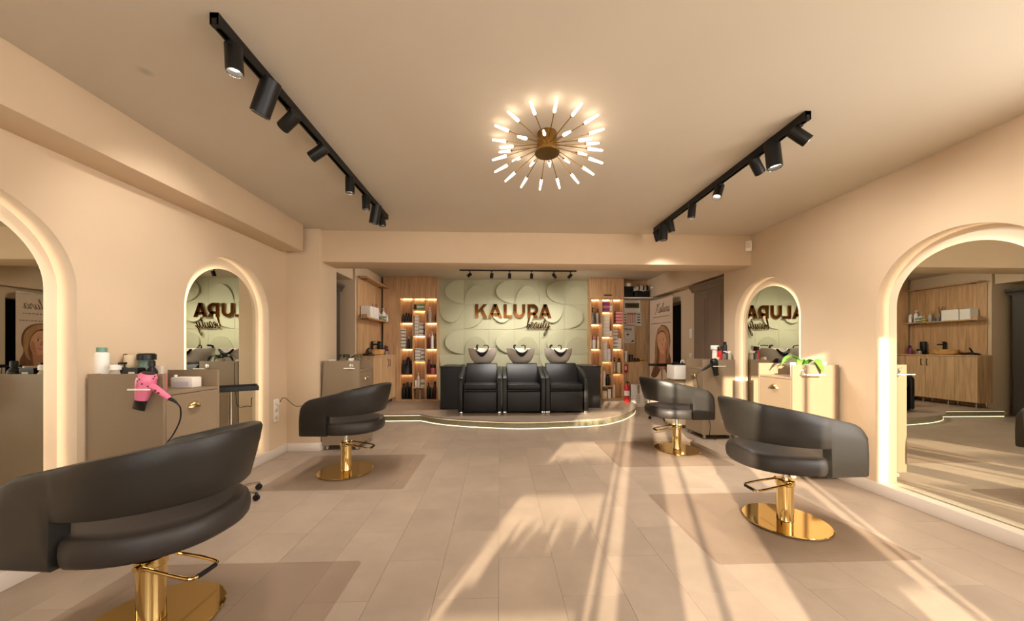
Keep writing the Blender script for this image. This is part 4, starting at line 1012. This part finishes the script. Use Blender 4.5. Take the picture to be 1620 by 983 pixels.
bx('text_line', 'grey', ps, -.07, -.0052, .055, .07, -.0042, .062); bx('cross', 'ink', ps, -.032, -.0055, -.028, .032, -.0042, -.012); bx('cross', 'ink', ps, -.008, -.0055, -.052, .008, -.0042, .012); bx('cross', 'grey', ps, -.06, -.0052, -.14, .03, -.0042, -.135)
MB().prism([(.06, -.18), (.13, -.18), (.13, -.13)], lambda a, b: (a, -.0055, b), lambda a, b: (a, -.0042, b)).build('corner_mark', 'ink', ps)
G5 = 'goods on the back right counter'
bottle('bottle', 'white bottle on the back right counter', (2.76, 7.42, .936), .032, .24, 'white_plastic', 'white_plastic', G5, neck=.7)
jar('jar', 'dark jar with pale band on the back right counter', (2.87, 7.42, .936), .04, .16, D, B, G5)
jar('jar', 'small dark pot on the back right counter', (2.99, 7.43, .936), .045, .08, 'dark_red', B, G5); carton('carton', 'yellow and black box at end of back right counter', (3.10, 7.42, .936), .10, .07, .075, 'yellow', G5, band=B)
# fire extinguisher and sign
fe = thing('fire_extinguisher', 'red fire extinguisher on the platform by the right shelf tower', 'fire extinguisher', (2.615, 6.98, PZ))
MB().lathe([(.05, 0), (.056, .01), (.056, .30), (.045, .345), (.02, .37), (.018, .39)], 24).build('cylinder', 'red', fe, smooth=True); MB().box(-.016, -.02, .385, .016, .02, .42).build('valve', 'brass', fe); MB().box(-.01, -.07, .42, .01, .03, .435).build('handle', 'black_plastic', fe, bevel=.002)
MB().tube(smooth_path([(.015, 0, .40), (.06, 0, .39), (.07, 0, .25), (.066, 0, .12)], 5), .008, 8).build('hose', 'rubber', fe, smooth=True); MB().lathe([(.0568, .14), (.0568, .24)], 24).build('label_wrap', 'white_card', fe)
es = thing('extinguisher_sign', 'small red sign with white mark above the extinguisher', 'sign', (2.735, 7.365, .79)); bx('plate', 'red', es, -.045, -.004, -.09, .045, 0, .09); bx('mark', 'white_card', es, -.02, -.0055, -.03, .02, -.004, .06)
def big_carton(label, loc, w_, d_, h, rz):
    t = thing('cardboard_box', label, 'box', loc, rz); MB().box(-w_/2, -d_/2, 0, w_/2, d_/2, h).build('body', 'white_card', t, bevel=.002, seg=1); bx('tape', 'silver', t, -.025, -d_/2-.001, h*.6, .025, d_/2+.001, h+.001)
    for k in range(5): bx('print_line', 'ink', t, -w_*.25, -d_/2-.0012, h*(.2+.08*k), w_*.2, -d_/2, h*(.22+.08*k))
big_carton('tall white box on the floor beside the fire extinguisher', (2.92, 7.22, 0), .20, .16, .46, .05); big_carton('shorter white printed box on the floor behind the trolley', (3.10, 7.24, 0), .13, .16, .38, -.1)

# banner
bn = thing('roll_up_banner', 'roll-up beauty banner printed with a long-haired woman', 'banner', (3.235, 6.80, 0), math.radians(90+9))
# local: x along width (viewer's left = +Y end is -x ... ), y thickness, faces local +y after rotation
BW, BHh = .74, 2.24
# local x axis points to +Y-ish; facing -X is local +y. mirrored helper: viewer right = -x
V = lambda a, zz, d: (-(a-BW/2), .004+d, zz)
MB().box(-BW/2, -.002, .08, BW/2, .002, BHh).build('sheet', 'banner_print', bn)
MB().box(-BW/2-.01, -.06, 0, BW/2+.01, .06, .075).build('base', 'silver', bn, bevel=.01); MB().box(-BW/2, -.012, BHh-.01, BW/2, .012, BHh+.015).build('top_bar', 'silver', bn, bevel=.004); MB().cyl((0, -.03, .05), (0, -.03, BHh), .01, n=10).build('pole', 'chrome', bn)
def flat(poly, d, m, name): return MB().prism(poly, lambda a, b: V(a, b, d-.0012), lambda a, b: V(a, b, d)).build(name, m, bn)
def blob(cx, cy, rx, ry, n=28, f=None): return [(cx+rx*math.cos(2*PI*k/n)*(1+(f(2*PI*k/n) if f else 0)), cy+ry*math.sin(2*PI*k/n)*(1+(f(2*PI*k/n) if f else 0))) for k in range(n)]
def sp(pts, k=4): return [tuple(q)[:2] for q in smooth_path([(x, y, 0) for x, y in pts], k)]
def rot(poly, cx, cy, a): return [(cx+(x-cx)*math.cos(a)-(y-cy)*math.sin(a), cy+(x-cx)*math.sin(a)+(y-cy)*math.cos(a)) for x, y in poly]
FX, FY, FA = .43, 1.33, math.radians(14)
flat(sp([(.06, .10), (.70, .10), (.72, .55), (.66, .86), (.52, .96), (.36, .94), (.20, .84), (.10, .55)], 3), .0005, 'blouse_print', 'blouse')
flat(sp([(.40, 1.70), (.55, 1.67), (.65, 1.55), (.68, 1.36), (.65, 1.18), (.70, 1.0), (.66, .82), (.58, .74), (.50, .82), (.38, .80), (.28, .68), (.16, .62), (.05, .66), (.12, .80), (.18, .98), (.19, 1.18), (.21, 1.42), (.28, 1.62)]), .0018, 'hair_print', 'hair')
flat(sp([(.33, 1.22), (.34, .98), (.30, .86), (.42, .80), (.52, .88), (.55, 1.2)], 3), .0028, 'skin_shade', 'neck')
flat(rot(sp([(FX, FY+.23), (FX+.10, FY+.20), (FX+.145, FY+.08), (FX+.135, FY-.06), (FX+.08, FY-.18), (FX, FY-.225), (FX-.08, FY-.18), (FX-.135, FY-.06), (FX-.145, FY+.08), (FX-.10, FY+.20)]), FX, FY, FA), .0038, 'skin_print', 'face')
flat(rot(sp([(FX+.13, FY+.02), (FX+.12, FY-.09), (FX+.07, FY-.18), (FX, FY-.22), (FX+.05, FY-.12), (FX+.09, FY-.02)]), FX, FY, FA), .0044, 'skin_shade', 'cheek_shade')
flat(sp([(.26, 1.36), (.30, 1.52), (.40, 1.59), (.50, 1.56), (.57, 1.42), (.60, 1.20), (.57, 1.02), (.63, 1.10), (.66, 1.34), (.63, 1.53), (.53, 1.65), (.40, 1.68), (.28, 1.60), (.22, 1.42), (.22, 1.18), (.16, .95), (.10, .78), (.20, .88), (.26, 1.08)]), .0052, 'hair_light', 'fringe')
for x in (FX-.058, FX+.058):
    flat(rot(blob(x, FY+.045, .030, .013, 14), FX, FY, FA), .0050, 'white_card', 'eye_white'); flat(rot(blob(x, FY+.045, .014, .014, 12), FX, FY, FA), .0056, 'ink', 'eye')
    flat(rot([(x-.042, FY+.082), (x, FY+.098), (x+.042, FY+.084), (x, FY+.089)], FX, FY, FA), .0056, 'hair_print', 'eyebrow'); flat(rot([(x-.034, FY+.05), (x, FY+.066), (x+.034, FY+.052), (x, FY+.060)], FX, FY, FA), .0060, 'ink', 'eyelash')
flat(rot([(FX-.022, FY-.045), (FX+.022, FY-.045), (FX+.008, FY+.04), (FX-.004, FY+.04)], FX, FY, FA), .0050, 'skin_shade', 'nose'); flat(rot(sp([(FX-.055, FY-.108), (FX-.012, FY-.09), (FX, FY-.095), (FX+.012, FY-.09), (FX+.055, FY-.108), (FX, FY-.135)], 3), FX, FY, FA), .0056, 'rose', 'lips')
def banner_script():
    x = .20; s = .15
    for chh in 'Kalura':
        wd, strokes = SCRIPT[chh]; mb = MB()
        for stt in strokes: mb.tube([V(q.x, q.z, 0) for q in smooth_path([(x+(a+.18*b)*s*.85, 0, 1.95+b*s*.8) for a, b in stt], 4)], .0055, 5)
        mb.build('script_letter', 'banner_ink', bn); x += wd*s*.85
banner_script()
for zz, x0, x1 in ((1.86, .12, .66), (1.73, .06, .70)):
    x = x0
    while x < x1:
        l_ = random.uniform(.012, .05); flat([(x, zz), (min(x+l_, x1), zz), (min(x+l_, x1), zz+.016), (x, zz+.016)], .0010, 'banner_ink', 'text_line'); x += l_+.012

# towel warmer on a small cabinet
cab = thing('side_table', 'small beige cabinet under the white towel warmer', 'cabinet', (2.86, 5.36, 0))
MB().box(-.17, -.15, .05, .17, .15, .715).build('body', 'cream', cab, bevel=.002, seg=1); MB().box(-.18, -.16, .715, .18, .16, .735).build('top', 'taupe', cab, bevel=.002, seg=1); MB().box(-.182, -.13, .08, -.17, .13, .70).build('door', 'cream', cab, bevel=.001, seg=1)
for x in (-.13, .13):
    for y in (-.11, .11): MB().cyl((x, y, 0), (x, y, .05), .015, n=10).build('foot', 'chrome', cab)
tw = thing('towel_warmer', 'white box towel warmer on the small beige cabinet', 'towel warmer', (2.86, 5.36, .736))
MB().box(-.15, -.12, .012, .15, .13, .235).build('case', 'white_plastic', tw, bevel=.012, seg=3); MB().box(-.146, -.134, .018, .15, -.12, .23).build('door', 'white_plastic', tw, bevel=.01, seg=3); MB().box(.10, -.142, .10, .125, -.133, .19).build('handle', 'grey', tw, bevel=.003)
for x in (-.12, .12):
    for y in (-.09, .09): MB().cyl((x, y, 0), (x, y, .014), .012, n=8).build('foot', 'rubber', tw)
cl = thing('cable_bundle', 'black cables and clipper lying on the towel warmer', 'cables', (2.85, 5.36, .972))
MB().tube(smooth_path([(-.10, -.05, .012), (-.05, .02, .03), (.0, -.03, .012), (.05, .03, .03), (.08, -.02, .012), (.03, -.06, .014), (-.06, -.05, .02)], 5), .011, 8).build('cable', 'rubber', cl, smooth=True); MB().tube([(-.13, -.02, .02), (-.03, -.01, .03)], [.02, .024], 12).build('clipper', 'black_plastic', cl, smooth=True); MB().tube(smooth_path([(.02, 0, .01), (.03, 0, .07), (.07, 0, .065), (.08, 0, .01)], 4), .006, 8).build('loop', 'white_plastic', cl, smooth=True)

# switches and sockets
def switch_plate(label, loc, rz, n=1):
    t = thing('wall_switch', label, 'switch', loc, rz); MB().box(-.042, -.009, -.042*n, .042, 0, .042*n).build('plate', 'white_plastic', t, bevel=.003)
    for k in range(n): MB().box(-.025, -.0125, -.042*n+.084*k+.015, .025, -.008, -.042*n+.084*k+.069).build('rocker', 'white_plastic', t, bevel=.002)
switch_plate('white double switch on the right alcove wall', (3.449, 6.08, 1.50), math.radians(-90), 2); switch_plate('white socket low on the right alcove wall', (3.449, 6.08, 1.10), math.radians(-90), 1)
sk = thing('wall_socket', 'tall white triple socket low on the left wall', 'socket', (XL+.001, 4.03, .53))
MB().box(0, -.042, -.13, .009, .042, .13).build('plate', 'white_plastic', sk, bevel=.003)
for k in range(3): s2 = MB().cyl((.008, 0, -.085+.085*k), (.011, 0, -.085+.085*k), .026, n=20).build('outlet', 'cream', sk); [MB().cyl((.011, dy, -.085+.085*k), (.0122, dy, -.085+.085*k), .004, n=8).build('hole', 'ink', s2) for dy in (-.01, .01)]
pg = thing('power_cord', 'thin dark cord with plug running from the left wall socket', 'cord', (XL+.013, 4.03, .615))
MB().cyl((0, 0, 0), (.035, 0, .002), .018, n=14).build('plug', 'white_plastic', pg, smooth=True)
MB().tube(smooth_path([(.034, 0, .0), (.06, .0, .05), (.09, .02, .05), (.15, .10, -.05), (.24, .17, -.06), (.37, .195, -.07), (.40, .20, .1), (.415, .20, .3), (.415, .21, .452)], 6), .0035, 8).build('cable', 'black_plastic', pg, smooth=True)
